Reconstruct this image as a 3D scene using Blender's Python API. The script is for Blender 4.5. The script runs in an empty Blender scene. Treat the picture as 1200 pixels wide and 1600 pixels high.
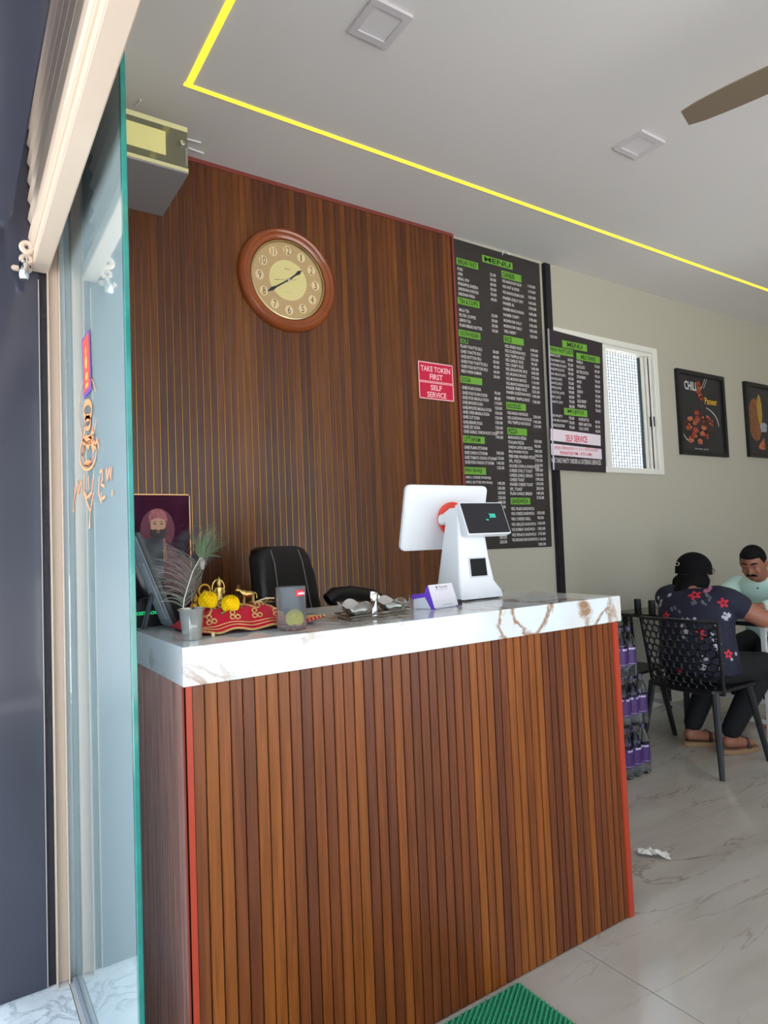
import bpy, bmesh, math, random
from mathutils import Vector, Matrix
from mathutils.bvhtree import BVHTree
random.seed(4)
# ------------------------------------------------------------------ camera, sky, sun, exposure
SC = bpy.context.scene
COL = SC.collection
YAW, PIT, ROL, FPX = 0.985400080, 0.0518690437, -0.0405769583, 1026.66475
fw = Vector((math.cos(PIT)*math.cos(YAW), math.cos(PIT)*math.sin(YAW), math.sin(PIT)))
r0 = fw.cross(Vector((0, 0, 1))).normalized(); u0 = r0.cross(fw)
rt = r0*math.cos(ROL) + u0*math.sin(ROL); up = -r0*math.sin(ROL) + u0*math.cos(ROL)
EYE = Vector((0, 0, 1.3))
cd = bpy.data.cameras.new('camera'); cam = bpy.data.objects.new('camera', cd); COL.objects.link(cam)
cd.sensor_width = 36; cd.lens = FPX/1600*36; cd.clip_start = 0.02; cd.clip_end = 200
M3 = Matrix((rt, up, -fw)).transposed()
cam.matrix_world = Matrix.Translation(EYE) @ M3.to_4x4()
SC.camera = cam

def P(px, py, ax, val):
    'point of the real plane coordinate[ax] = val seen at pixel (px, py) of the 1200 x 1600 photograph'
    d = fw*FPX + rt*(px-600) - up*(py-800)
    return EYE + d*((val-EYE[ax])/d[ax])

world = bpy.data.worlds.new('sky'); SC.world = world; world.use_nodes = True
bg = world.node_tree.nodes['Background']
bg.inputs[0].default_value = (0.74, 0.88, 1.0, 1); bg.inputs[1].default_value = 1.4
sl = bpy.data.lights.new('sun', 'SUN'); sl.energy = 14; sl.angle = 0.02; sl.color = (1, .99, .975)
sun = bpy.data.objects.new('sun', sl); COL.objects.link(sun)
sun.rotation_euler = Vector((-.45, .25, -.86)).to_track_quat('-Z', 'Y').to_euler()
SC.view_settings.view_transform = 'Standard'; SC.view_settings.look = 'None'
SC.view_settings.exposure = 0.92; SC.view_settings.gamma = 1; SC.view_settings.use_curve_mapping = False
SC.cycles.max_bounces = 10; SC.cycles.diffuse_bounces = 6; SC.cycles.transparent_max_bounces = 12

# ------------------------------------------------------------------ materials
def lin(c):
    return tuple(((v/255)/12.92 if v/255 <= .04045 else ((v/255+.055)/1.055)**2.4) for v in c)
MATS = {}
def mat(name, rgb, rough=.5, metal=0, coat=0, trans=0, ior=1.45, emit=0, spec=.5, bump=0, bscale=80, var=0, vscale=4, alpha=1, sheen=0):
    if name in MATS: return MATS[name]
    m = bpy.data.materials.new(name); m.use_nodes = True; nt = m.node_tree; b = nt.nodes['Principled BSDF']
    c = lin(rgb)
    b.inputs['Base Color'].default_value = (*c, 1); b.inputs['Roughness'].default_value = rough
    b.inputs['Metallic'].default_value = metal; b.inputs['Coat Weight'].default_value = coat
    b.inputs['Coat Roughness'].default_value = .05
    b.inputs['Transmission Weight'].default_value = trans; b.inputs['IOR'].default_value = ior
    b.inputs['Specular IOR Level'].default_value = spec; b.inputs['Alpha'].default_value = alpha
    b.inputs['Sheen Weight'].default_value = sheen
    if emit:
        b.inputs['Emission Color'].default_value = (*c, 1); b.inputs['Emission Strength'].default_value = emit
    if bump or var:
        tc = nt.nodes.new('ShaderNodeTexCoord')
    if bump:
        n = nt.nodes.new('ShaderNodeTexNoise'); n.inputs['Scale'].default_value = bscale; n.inputs['Detail'].default_value = 4
        bp = nt.nodes.new('ShaderNodeBump'); bp.inputs['Strength'].default_value = bump; bp.inputs['Distance'].default_value = .01
        nt.links.new(tc.outputs['Object'], n.inputs['Vector']); nt.links.new(n.outputs['Fac'], bp.inputs['Height'])
        nt.links.new(bp.outputs['Normal'], b.inputs['Normal'])
    if var:
        n = nt.nodes.new('ShaderNodeTexNoise'); n.inputs['Scale'].default_value = vscale; n.inputs['Detail'].default_value = 6
        mx = nt.nodes.new('ShaderNodeMixRGB'); mx.blend_type = 'MULTIPLY'; mx.inputs[0].default_value = 1
        rp = nt.nodes.new('ShaderNodeValToRGB'); rp.color_ramp.elements[0].position = .3; rp.color_ramp.elements[1].position = .7
        rp.color_ramp.elements[0].color = (1-var, 1-var, 1-var, 1)
        mx.inputs[1].default_value = (*c, 1)
        nt.links.new(tc.outputs['Object'], n.inputs['Vector']); nt.links.new(n.outputs['Fac'], rp.inputs[0])
        nt.links.new(rp.outputs[0], mx.inputs[2]); nt.links.new(mx.outputs[0], b.inputs['Base Color'])
    MATS[name] = m; return m

def wood_mat(name, ca, cb, cc, rough=.32, coat=.25):
    m = bpy.data.materials.new(name); m.use_nodes = True; nt = m.node_tree; b = nt.nodes['Principled BSDF']; L = nt.links.new
    tc = nt.nodes.new('ShaderNodeTexCoord'); oi = nt.nodes.new('ShaderNodeObjectInfo'); mp = nt.nodes.new('ShaderNodeMapping')
    ad = nt.nodes.new('ShaderNodeVectorMath'); ad.operation = 'ADD'
    cx = nt.nodes.new('ShaderNodeCombineXYZ'); mu = nt.nodes.new('ShaderNodeMath'); mu.operation = 'MULTIPLY'; mu.inputs[1].default_value = 37
    L(oi.outputs['Random'], mu.inputs[0]); L(mu.outputs[0], cx.inputs[0]); L(mu.outputs[0], cx.inputs[2])
    L(tc.outputs['Object'], ad.inputs[0]); L(cx.outputs[0], ad.inputs[1]); L(ad.outputs[0], mp.inputs['Vector'])
    mp.inputs['Scale'].default_value = (90, 90, 3.0)
    n = nt.nodes.new('ShaderNodeTexNoise'); n.inputs['Scale'].default_value = 1; n.inputs['Detail'].default_value = 5; n.inputs['Distortion'].default_value = .6
    L(mp.outputs[0], n.inputs['Vector'])
    rp = nt.nodes.new('ShaderNodeValToRGB'); e = rp.color_ramp.elements
    e[0].position = 0; e[0].color = (*lin(ca), 1); e[1].position = 1; e[1].color = (*lin(cc), 1); e.new(.5).color = (*lin(cb), 1)
    L(oi.outputs['Random'], rp.inputs[0])
    r2 = nt.nodes.new('ShaderNodeValToRGB'); r2.color_ramp.elements[0].position = .35; r2.color_ramp.elements[0].color = (.62, .57, .52, 1)
    r2.color_ramp.elements[1].position = .62; r2.color_ramp.elements[1].color = (1.1, 1.1, 1.1, 1)
    L(n.outputs['Fac'], r2.inputs[0])
    mx = nt.nodes.new('ShaderNodeMixRGB'); mx.blend_type = 'MULTIPLY'; mx.inputs[0].default_value = .8
    L(rp.outputs[0], mx.inputs[1]); L(r2.outputs[0], mx.inputs[2]); L(mx.outputs[0], b.inputs['Base Color'])
    b.inputs['Roughness'].default_value = rough; b.inputs['Coat Weight'].default_value = coat; b.inputs['Coat Roughness'].default_value = .15; b.inputs['Specular IOR Level'].default_value = .35
    MATS[name] = m; return m

def marble_mat(name, base, vein, scale, rough, density=.56, width=.03, cloud=None, cloud_amt=.5, rot=(0, .5, .6), stretch=(1, 1, 1)):
    m = bpy.data.materials.new(name); m.use_nodes = True; nt = m.node_tree; b = nt.nodes['Principled BSDF']; L = nt.links.new
    g = nt.nodes.new('ShaderNodeNewGeometry'); mp = nt.nodes.new('ShaderNodeMapping'); L(g.outputs['Position'], mp.inputs['Vector'])
    mp.inputs['Rotation'].default_value = rot; mp.inputs['Scale'].default_value = stretch
    n0 = nt.nodes.new('ShaderNodeTexNoise'); n0.inputs['Scale'].default_value = scale; n0.inputs['Detail'].default_value = 7; n0.inputs['Distortion'].default_value = 1.2
    n0.inputs['Roughness'].default_value = .58
    L(mp.outputs[0], n0.inputs['Vector'])
    ab = nt.nodes.new('ShaderNodeMath'); ab.operation = 'SUBTRACT'; ab.inputs[1].default_value = .5
    a2 = nt.nodes.new('ShaderNodeMath'); a2.operation = 'ABSOLUTE'
    L(n0.outputs['Fac'], ab.inputs[0]); L(ab.outputs[0], a2.inputs[0])
    rp = nt.nodes.new('ShaderNodeValToRGB'); rp.color_ramp.elements[0].position = 0; rp.color_ramp.elements[1].position = width
    rp.color_ramp.elements[0].color = (1, 1, 1, 1); rp.color_ramp.elements[1].color = (0, 0, 0, 1)
    L(a2.outputs[0], rp.inputs[0])
    n1 = nt.nodes.new('ShaderNodeTexNoise'); n1.inputs['Scale'].default_value = scale*.9; L(mp.outputs[0], n1.inputs['Vector']); n1.inputs['Detail'].default_value = 3
    r1 = nt.nodes.new('ShaderNodeValToRGB'); r1.color_ramp.elements[0].position = density-.06; r1.color_ramp.elements[1].position = density+.06
    L(n1.outputs['Fac'], r1.inputs[0])
    mu = nt.nodes.new('ShaderNodeMath'); mu.operation = 'MULTIPLY'; L(rp.outputs[0], mu.inputs[0]); L(r1.outputs[0], mu.inputs[1])
    n2 = nt.nodes.new('ShaderNodeTexNoise'); n2.inputs['Scale'].default_value = scale*2.2; n2.inputs['Detail'].default_value = 8; L(mp.outputs[0], n2.inputs['Vector'])
    r3 = nt.nodes.new('ShaderNodeValToRGB'); r3.color_ramp.elements[0].position = .4; r3.color_ramp.elements[1].position = .75
    r3.color_ramp.elements[1].color = (cloud_amt,)*3 + (1,)
    L(n2.outputs['Fac'], r3.inputs[0])
    mb = nt.nodes.new('ShaderNodeMixRGB'); mb.inputs[1].default_value = (*lin(base), 1); mb.inputs[2].default_value = (*lin(cloud or vein), 1)
    L(r3.outputs[0], mb.inputs[0])
    mx = nt.nodes.new('ShaderNodeMixRGB'); L(mb.outputs[0], mx.inputs[1]); mx.inputs[2].default_value = (*lin(vein), 1)
    L(mu.outputs[0], mx.inputs[0]); L(mx.outputs[0], b.inputs['Base Color'])
    b.inputs['Roughness'].default_value = rough
    MATS[name] = m; return m

# ------------------------------------------------------------------ mesh helpers
class MB:
    def __init__(s): s.v = []; s.f = []
    def add(s, vs, fs):
        n = len(s.v); s.v += [tuple(v) for v in vs]; s.f += [tuple(i+n for i in f) for f in fs]; return s
    def box(s, x0, x1, y0, y1, z0, z1):
        return s.add([(x0,y0,z0),(x1,y0,z0),(x1,y1,z0),(x0,y1,z0),(x0,y0,z1),(x1,y0,z1),(x1,y1,z1),(x0,y1,z1)],
                     [(0,3,2,1),(4,5,6,7),(0,1,5,4),(1,2,6,5),(2,3,7,6),(3,0,4,7)])
    def hexa(s, q0, q1):
        'solid between two quads (same winding)'
        return s.add(list(q0)+list(q1), [(0,3,2,1),(4,5,6,7),(0,1,5,4),(1,2,6,5),(2,3,7,6),(3,0,4,7)])
    def rings(s, rings, cap=True):
        n = len(rings[0]); vs = [p for r in rings for p in r]; fs = []
        for i in range(len(rings)-1):
            for j in range(n):
                fs.append((i*n+j, i*n+(j+1) % n, (i+1)*n+(j+1) % n, (i+1)*n+j))
        if cap:
            fs.append(tuple(range(n))[::-1]); fs.append(tuple(range((len(rings)-1)*n, len(rings)*n)))
        return s.add(vs, fs)
    def tube(s, pts, r, n=8, cap=True):
        pts = [Vector(p) for p in pts]; rr = r if isinstance(r, (list, tuple)) else [r]*len(pts); rings = []
        prev = None
        for i, p in enumerate(pts):
            t = (pts[min(i+1, len(pts)-1)] - pts[max(i-1, 0)]).normalized()
            if prev is None:
                a = t.orthogonal().normalized()
            else:
                a = (prev - t*prev.dot(t)); a = a.normalized() if a.length > 1e-6 else t.orthogonal().normalized()
            prev = a; b = t.cross(a)
            rings.append([p + (a*math.cos(2*math.pi*k/n) + b*math.sin(2*math.pi*k/n))*rr[i] for k in range(n)])
        return s.rings(rings, cap)
    def lathe(s, prof, c=(0, 0, 0), n=24, cap=True, axis='z', squash=1):
        rings = []
        for r, h in prof:
            ring = []
            for k in range(n):
                a = 2*math.pi*k/n; x, y, z = r*math.cos(a), r*math.sin(a)*squash, h
                if axis == 'y': x, y, z = x, h, -y
                if axis == 'x': x, y, z = h, x, y
                ring.append((x+c[0], y+c[1], z+c[2]))
            rings.append(ring)
        return s.rings(rings, cap)
    def ball(s, c, r, n=10, m=7):
        rx, ry, rz = r if isinstance(r, (list, tuple)) else (r, r, r); rings = []
        for i in range(m+1):
            t = math.pi*(i/m); t = min(max(t, .04), math.pi-.04)
            rings.append([(c[0]+rx*math.sin(t)*math.cos(2*math.pi*k/n), c[1]+ry*math.sin(t)*math.sin(2*math.pi*k/n), c[2]-rz*math.cos(t)) for k in range(n)])
        return s.rings(rings)
    def prism(s, poly, off):
        'closed polygon (3D points) extruded by vector off'
        off = Vector(off); a = [Vector(p) for p in poly]; n = len(a)
        return s.add(a+[p+off for p in a], [tuple(range(n))[::-1], tuple(range(n, 2*n))]+[(i, (i+1) % n, n+(i+1) % n, n+i) for i in range(n)])
    def torus(s, c, R, r, n=14, m=6, u=(1, 0, 0), w=(0, 0, 1), sq=1):
        c = Vector(c); u = Vector(u).normalized(); w = Vector(w).normalized(); nn = u.cross(w); vs = []; fs = []
        for i in range(n):
            a = 2*math.pi*i/n; d = u*math.cos(a)+w*math.sin(a)*sq
            for j in range(m):
                b = 2*math.pi*j/m; vs.append(c+d*(R+r*math.cos(b))+nn*r*math.sin(b))
        for i in range(n):
            for j in range(m):
                fs.append((i*m+j, ((i+1) % n)*m+j, ((i+1) % n)*m+(j+1) % m, i*m+(j+1) % m))
        return s.add(vs, fs)
    def xf(s, M):
        s.v = [tuple(M @ Vector(v)) for v in s.v]; return s
    def build(s, name, m, parent=None, smooth=False, bevel=0, seg=2, loc=None, local=False):
        me = bpy.data.meshes.new(name)
        o = Vector((0, 0, 0))
        if parent is not None: o = Vector((0, 0, 0)) if local else world_loc(parent)
        elif loc is not None: o = Vector(loc)
        me.from_pydata([Vector(v)-o for v in s.v], [], s.f)
        bm = bmesh.new(); bm.from_mesh(me)
        bmesh.ops.recalc_face_normals(bm, faces=bm.faces)
        if bevel:
            ed = [e for e in bm.edges if len(e.link_faces) == 2 and e.calc_face_angle(0) > .5]
            bmesh.ops.bevel(bm, geom=ed, offset=bevel, segments=seg, affect='EDGES', clamp_overlap=True)
        bm.to_mesh(me); bm.free()
        if smooth:
            for p in me.polygons: p.use_smooth = True
            try: me.set_sharp_from_angle(angle=math.radians(40))
            except Exception: pass
        me.materials.append(m)
        ob = bpy.data.objects.new(name, me); COL.objects.link(ob)
        if parent is not None: ob.parent = parent
        else: ob.location = o
        return ob
def world_loc(o):
    l = Vector((0, 0, 0))
    while o is not None: l = l + o.location; o = o.parent
    return l
def tag(o, label=None, cat=None, group=None, kind=None):
    if label: o['label'] = label
    if cat: o['category'] = cat
    if group: o['group'] = group
    if kind: o['kind'] = kind
    return o
def thing(name, loc, label, cat, group=None, rz=0):
    o = bpy.data.objects.new(name, None); COL.objects.link(o); o.location = loc; o.rotation_euler = (0, 0, rz); o.empty_display_size = .05
    return tag(o, label, cat, group)
def struct(o): o['kind'] = 'structure'; return o
def dup(o, parent=None):
    c = o.copy(); COL.objects.link(c); c.parent = parent
    for ch in list(o.children): dup(ch, c)
    return c
def share(o, name, parent, loc, mtl=None):
    c = bpy.data.objects.new(name, o.data); COL.objects.link(c); c.parent = parent; c.location = loc; return c

# flat lettering on a plane: origin o, right vector R, up vector U, normal N (towards the viewer)
_tc = {}
def text_geo(body, bold=False):
    key = (body, bold)
    if key in _tc: return _tc[key]
    cu = bpy.data.curves.new('t', 'FONT'); cu.body = body; cu.size = 1; cu.resolution_u = 2
    if bold: cu.offset = .02
    ob = bpy.data.objects.new('t', cu); COL.objects.link(ob)
    dg = bpy.context.evaluated_depsgraph_get(); me = ob.evaluated_get(dg).to_mesh()
    vs = [v.co.copy() for v in me.vertices]; fs = [tuple(p.vertices) for p in me.polygons]
    ob.evaluated_get(dg).to_mesh_clear(); bpy.data.objects.remove(ob); bpy.data.curves.remove(cu)
    if not vs: _tc[key] = ([], [], 1, 1); return _tc[key]
    x0 = min(v.x for v in vs); x1 = max(v.x for v in vs); y0 = min(v.y for v in vs); y1 = max(v.y for v in vs)
    vs = [Vector(((v.x-x0), (v.y-y0), 0)) for v in vs]
    _tc[key] = (vs, fs, max(x1-x0, 1e-4), max(y1-y0, 1e-4)); return _tc[key]
def text(mb, body, o, R, U, w, h, bold=True):
    'fit body in a box of width w and height h whose lower left corner is o'
    vs, fs, tw, th = text_geo(body, bold)
    o = Vector(o); R = Vector(R); U = Vector(U)
    mb.add([o + R*(v.x/tw*w) + U*(v.y/th*h) for v in vs], fs)
def disc(mb, c, R, U, rx, ry, n=16, jit=0, rnd=random):
    c = Vector(c); R = Vector(R); U = Vector(U)
    mb.add([c+R*rx*math.cos(2*math.pi*k/n)*(1+rnd.uniform(-jit, jit))+U*ry*math.sin(2*math.pi*k/n)*(1+rnd.uniform(-jit, jit)) for k in range(n)], [tuple(range(n))])
def quad(mb, o, R, U, w, h):
    o = Vector(o); R = Vector(R); U = Vector(U)
    mb.add([o, o+R*w, o+R*w+U*h, o+U*h], [(0, 1, 2, 3)])

XH = Vector((1, 0, 0)); YH = Vector((0, 1, 0)); ZH = Vector((0, 0, 1))
YW = 3.12      # inner face of the long wall
HC = 3.25      # ceiling
XF = 0.32      # facade glass line
XB = 8.3       # far wall
YR = -2.6      # right wall
# ------------------------------------------------------------------ materials used
m_wall = mat('wall_cream_paint', (178, 173, 158), .75, bump=.05, bscale=30)
m_ceil = mat('ceiling_paint', (222, 218, 217), .8, bump=.03, bscale=12)
m_woodc = wood_mat('counter_plank_wood', (98, 50, 27), (122, 64, 27), (146, 82, 30), .36, .06)
m_woodw = wood_mat('wall_plank_wood', (84, 44, 29), (100, 54, 30), (120, 68, 30), .36, .12)
m_woods = wood_mat('side_plank_sheen', (200, 138, 122), (206, 146, 128), (212, 150, 134), .25, .7)  # pale pink of grazing street daylight put into the plank colour
m_back = mat('dark_groove', (26, 18, 14), .6)
m_glint = mat('gold_glint', (176, 132, 60), .3, 1)  # led light caught on the plank edges, given as a gold colour
m_orange = mat('orange_red_trim', (168, 58, 34), .4)
m_redtrim = mat('reddish_brown_trim', (128, 60, 52), .4)
m_marble = marble_mat('white_marble', (218, 226, 232), (150, 112, 78), 2.3, .09, .46, .03, (206, 190, 170), .5, (.5, .9, .3), (1, 1, 1))
m_floor = marble_mat('beige_marble_floor', (186, 180, 172), (148, 138, 124), 1.6, .09, .52, .012, (166, 158, 146), .8, (0, 0, -.5), (.5, 2.0, 1))
m_thr = marble_mat('white_threshold_marble', (222, 226, 230), (170, 176, 186), 9, .25, .5, .05, (196, 202, 210), .7)
m_grout = mat('grout', (120, 110, 100), .8)
m_glass = mat('clear_glass', (246, 252, 250), 0.0, trans=1, ior=1.5)
m_haze = bpy.data.materials.new('pale_haze_film'); m_haze.use_nodes = True  # for the sheet added behind the pane to make it pale and hazy
_nt = m_haze.node_tree; _nt.nodes.clear(); _o = _nt.nodes.new('ShaderNodeOutputMaterial'); _m = _nt.nodes.new('ShaderNodeMixShader'); _d = _nt.nodes.new('ShaderNodeBsdfDiffuse'); _t = _nt.nodes.new('ShaderNodeBsdfTranslucent')
_d.inputs[0].default_value = (*lin((232, 243, 248)), 1); _t.inputs[0].default_value = (*lin((232, 243, 248)), 1); _m.inputs[0].default_value = .27
_nt.links.new(_d.outputs[0], _m.inputs[1]); _nt.links.new(_t.outputs[0], _m.inputs[2]); _nt.links.new(_m.outputs[0], _o.inputs['Surface'])
m_teal = mat('teal_glass_edge', (28, 134, 124), .12, coat=.6, var=.35, vscale=14)
m_black = mat('black_plastic', (20, 20, 22), .4)
m_blackg = mat('glossy_dark_cladding', (62, 62, 74), .16, coat=.4, var=.15, vscale=2)
m_beige = mat('beige_painted_steel', (214, 192, 172), .4, bump=.05, bscale=20)
m_chrome = mat('chrome', (215, 215, 215), .12, 1)
m_steel = mat('brushed_steel', (200, 198, 192), .2, 1)
m_white = mat('white_plastic', (232, 234, 238), .3)
m_whitem = mat('white_window_frame', (226, 224, 216), .35)
m_blackleather = mat('black_leather', (22, 20, 24), .32, bump=.15, bscale=60)
m_stitch = mat('grey_stitch', (150, 145, 140), .7)
m_gold = mat('polished_brass', (206, 176, 106), .28, 1, bump=.3, bscale=120)
m_goldthread = mat('gold_thread', (214, 174, 110), .45, .3)
m_redcloth = mat('crimson_velvet', (196, 16, 48), .8, spec=.2, sheen=.1, bump=.1, bscale=200)
m_yellow = mat('marigold_yellow', (252, 222, 8), .7)
m_text = mat('white_print', (205, 200, 198), .6)
m_green = mat('lime_print', (108, 164, 56), .6)
m_dkgreen = mat('dark_green_print', (24, 46, 14), .6)
m_board = mat('black_menu_sheet', (52, 47, 47), .38)
m_board2 = mat('black_menu_sheet_small', (48, 40, 46), .42)
m_pink = mat('crimson_sign_face', (200, 22, 62), .4)
m_pinkedge = mat('pink_sign_print', (250, 196, 204), .5)
m_lilac = mat('pale_lilac_print', (226, 212, 220), .5)
m_redink = mat('red_print', (206, 44, 70), .5)
m_led = mat('yellow_led_strip', (255, 232, 60), .5, emit=.75)

# ------------------------------------------------------------------ setting
# floor: base with grout, tiles as parts
fl = struct(MB().box(.30, XB, YR, 3.4, -.1, -.006).build('floor', m_grout))
tx = [.465 - 1.2 + 1.2*i for i in range(0, 9)]; ty = [1.77 + 1.2*j for j in (-4, -3, -2, -1, 0, 1, 2)]
for i in range(len(tx)-1):
    for j in range(len(ty)-1):
        x0, x1 = max(tx[i], .30)+.0015, min(tx[i+1], XB)-.0015; y0, y1 = max(ty[j], YR)+.0015, min(ty[j+1], 3.3)-.0015
        if x1 - x0 < .05 or y1 - y0 < .05: continue
        MB().box(x0, x1, y0, y1, -.0058, 0).build('floor_tile', m_floor, fl, bevel=.0012, seg=1)
th = struct(MB().box(-1.1, .299, -3.2, 3.6, -.1, -.001).build('trim_1', m_thr))
street = struct(MB().box(-60, -1.101, -60, 60, -.3, -.12).build('ground', mat('pale_concrete_street', (200, 200, 198), .9, var=.15, vscale=.6)))
struct(MB().box(-1.1, 60, 3.61, 60, -.3, -.12).build('ground', MATS['pale_concrete_street']))
struct(MB().box(-1.1, 60, -60, -3.21, -.3, -.12).build('ground', MATS['pale_concrete_street']))
# long wall with a window opening
WX0, WX1, WZ0, WZ1 = 3.56, 4.69, 1.815, 2.745
w = MB()
w.box(.50, WX0, YW, YW+.12, 0, HC+.1); w.box(WX1, XB+.2, YW, YW+.12, 0, HC+.1)
w.box(WX0, WX1, YW, YW+.12, 0, WZ0); w.box(WX0, WX1, YW, YW+.12, WZ1, HC+.1)
struct(w.build('wall_left', m_wall))
struct(MB().box(XB, XB+.2, YR-.2, YW, 0, HC+.1).build('wall_back', m_wall))
struct(MB().box(.30, .7, YR-.2, YR, 0, HC+.1).box(6.4, XB, YR-.2, YR, 0, HC+.1).box(5.0, 6.4, YR-.2, YR, 0, HC+.1).box(.7, 5.0, YR-.2, YR, 2.95, HC+.1).box(.7, 5.0, YR-.2, YR, 0, .15).build('wall_right', m_wall))
struct(MB().box(.30, XB+.2, YR-.2, YW+.2, HC+.0, HC+.2).build('ceiling', m_ceil))
struct(MB().box(2.7, XB, YW-.012, YW, 0, .1).build('baseboard_left', mat('baseboard_tile', (206, 200, 190), .3)))
# front wall header above the shutter and the column beside the opening
struct(MB().box(.31, .42, YR, YW, 2.78, HC).build('wall_front', m_wall))
colm = MB().box(.125, .50, 2.335, 2.359, 0, HC).box(.165, .50, 2.3592, 3.4, 0, HC).build('wall_front_column', mat('column_white_paint', (226, 232, 232), .6, var=.06, vscale=3))
struct(colm)
clad = struct(MB().box(.112, .243, 2.322, 2.3345, 0, 3.4).build('trim_2', m_blackg, bevel=.001))
# dark gap and edge lines of the cladding
struct(MB().box(.2435, .2665, 2.328, 2.3345, 0, 3.3).build('trim_4', mat('dark_channel', (34, 32, 40), .5, bump=.4, bscale=40)))
struct(MB().box(.2415, .2440, 2.3195, 2.3215, 0, 2.2).build('trim_5', mat('cladding_edge', (190, 176, 170), .4)))
# soffit / fascia of black panels outside
fs = struct(MB().box(-.45, .157, -3.0, 2.17, 2.30, 2.42).build('trim_6', m_blackg, bevel=.003))
struct(MB().box(-.45, -.38, -3.0, 3.4, 2.421, 4.3).build('wall_outside', m_blackg))
struct(MB().box(-.37, .10, 2.19, 3.4, 2.62, 2.74).build('trim_7', m_black))
struct(MB().box(.43, XB+.2, YR-.2, YW+.2, HC+.2, 4.3).build('wall_upper', m_wall))
# building across the street, seen only as a sliver and in reflections
ab = struct(MB().box(-14, -11, -14, 1.5, -.12, 3.4).build('wall_street', mat('far_grey_blue_wall', (196, 206, 220), .8)))
struct(MB().box(-9, -6, 17, 21, -.12, 3.2).build('wall_street_far', mat('far_red_wall', (170, 120, 110), .8)))

# rolling shutter: guide, curtain slats, bottom rail, hasp, padlock
sh = thing('rolling_shutter', (.25, 2.33, 0), 'beige steel rolling shutter pulled up over the shop front', 'shutter')
g = MB(); g.box(.2668, .3030, 2.325, 2.3345, 0, 2.75); g.box(.2668, .2700, 2.300, 2.325, 0, 2.75); g.box(.2990, .3030, 2.300, 2.325, 0, 2.75)
g.build('guide_channel', m_beige, sh, bevel=.001)
rail = MB(); rail.box(.222, .272, -2.4, 2.318, 2.222, 2.262); rail.build('bottom_rail', m_beige, sh, bevel=.003)
lip = MB(); lip.box(.214, .232, -2.4, 2.316, 2.262, 2.300); lip.build('rail_lip', m_beige, sh, bevel=.004)
prot = None
for k in range(9):
    z = 2.302 + k*.062
    prof = [(.238, z), (.224, z+.008), (.214, z+.026), (.217, z+.046), (.232, z+.060), (.240, z+.060), (.228, z+.045), (.225, z+.027), (.233, z+.010), (.242, z)]
    MB().prism([(x, -2.4, zz) for x, zz in prof], (0, 4.716, 0)).build('curtain_slat', m_beige, sh)
hp = MB()
# hasp ears and locking tongue near the column end of the rail
for (cy, cz, r) in ((2.235, 2.262, .020), (2.265, 2.236, .018)):
    hp.torus((.204, cy, cz), r*.72, r*.42, 16, 6, (1, 0, 0), (0, 0, 1))
hp.build('hasp', m_beige, sh, smooth=True)
lk = MB(); lk.box(.165, .222, 2.285, 2.305, 2.208, 2.222); lk.build('lock_tongue', m_beige, sh, bevel=.004)
pl = thing('padlock', (.197, 2.25, 2.20), 'silver padlock hanging open on the beige shutter hasp', 'padlock')
MB().lathe([(.011, 2.17), (.0145, 2.178), (.0145, 2.215), (.011, 2.224)], (.197, 2.262, 0), 16).build('body', m_chrome, pl, smooth=True)
MB().tube([(.189, 2.262, 2.222), (.189, 2.262, 2.240), (.193, 2.262, 2.252), (.201, 2.262, 2.252), (.205, 2.262, 2.240), (.205, 2.262, 2.222)], .003, 8).build('shackle', m_chrome, pl, smooth=True)

# fixed glass pane of the shop front
gp = thing('shop_front_glass', (XF, 1.9, 0), 'tall fixed glass pane with teal polished edge, orange painted drawing and sticker', 'glass pane')
MB().box(XF, XF+.0115, 1.4805, 2.3335, .012, 2.74).build('pane', m_glass, gp)
MB().box(XF+.012, XF+.0135, 1.4805, 2.3335, .012, 2.74).build('haze_film', m_haze, gp)  # added sheet, stands in for the bright daylight haze on the glass
MB().box(XF, XF+.0115, 1.468, 1.480, .012, 2.74).build('polished_edge', m_teal, gp, bevel=.0015, seg=1)
MB().box(XF-.012, XF-.001, 1.45, 2.30, .001, .016).build('floor_channel', mat('aluminium_channel', (190, 196, 208), .35, .6), gp)
MB().box(XF-.0008, XF+.016, 1.45, 2.30, .0005, .0115).build('seal', mat('grey_seal', (90, 98, 112), .6), gp)
# painted drawing: strokes lying flat on the outer face
pm = mat('orange_paint', (250, 148, 92), .6)
def on_glass(px, py): return P(px, py, 0, XF-.0012)
pd = MB()
def stroke(pts, w=1.4):
    q = [on_glass(*p) for p in pts]
    for a, b in zip(q, q[1:]):
        d = (b-a); d = Vector((0, d.y, d.z))
        if d.length < 1e-5: continue
        d.normalize(); n = Vector((0, -d.z, d.y))*(.0016*w)
        pd.add([a-n-d*.001, b-n+d*.001, b+n+d*.001, a+n-d*.001], [(0, 1, 2, 3)])
def loop(cx, cy, rx, ry, w=1.4, a0=0, a1=360, n=18):
    stroke([(cx+rx*math.cos(math.radians(a0+(a1-a0)*k/n)), cy+ry*math.sin(math.radians(a0+(a1-a0)*k/n))-rx*.2*math.cos(math.radians(a0+(a1-a0)*k/n))) for k in range(n+1)], w)
loop(137, 640, 14, 52, 1.0, 20, 330); loop(137, 641, 6, 13, 5); loop(137, 660, 4, 10, 4); loop(137, 708, 13, 26, 2.4); loop(137, 710, 8, 18, 1.2); loop(137, 724, 4, 3, 2.6)
stroke([(128, 680), (132, 700), (128, 712), (133, 690), (138, 700), (142, 684), (146, 704), (152, 686), (154, 700)], 3)
stroke([(134, 660), (130, 690), (141, 684), (145, 670), (146, 700)], 3)
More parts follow.
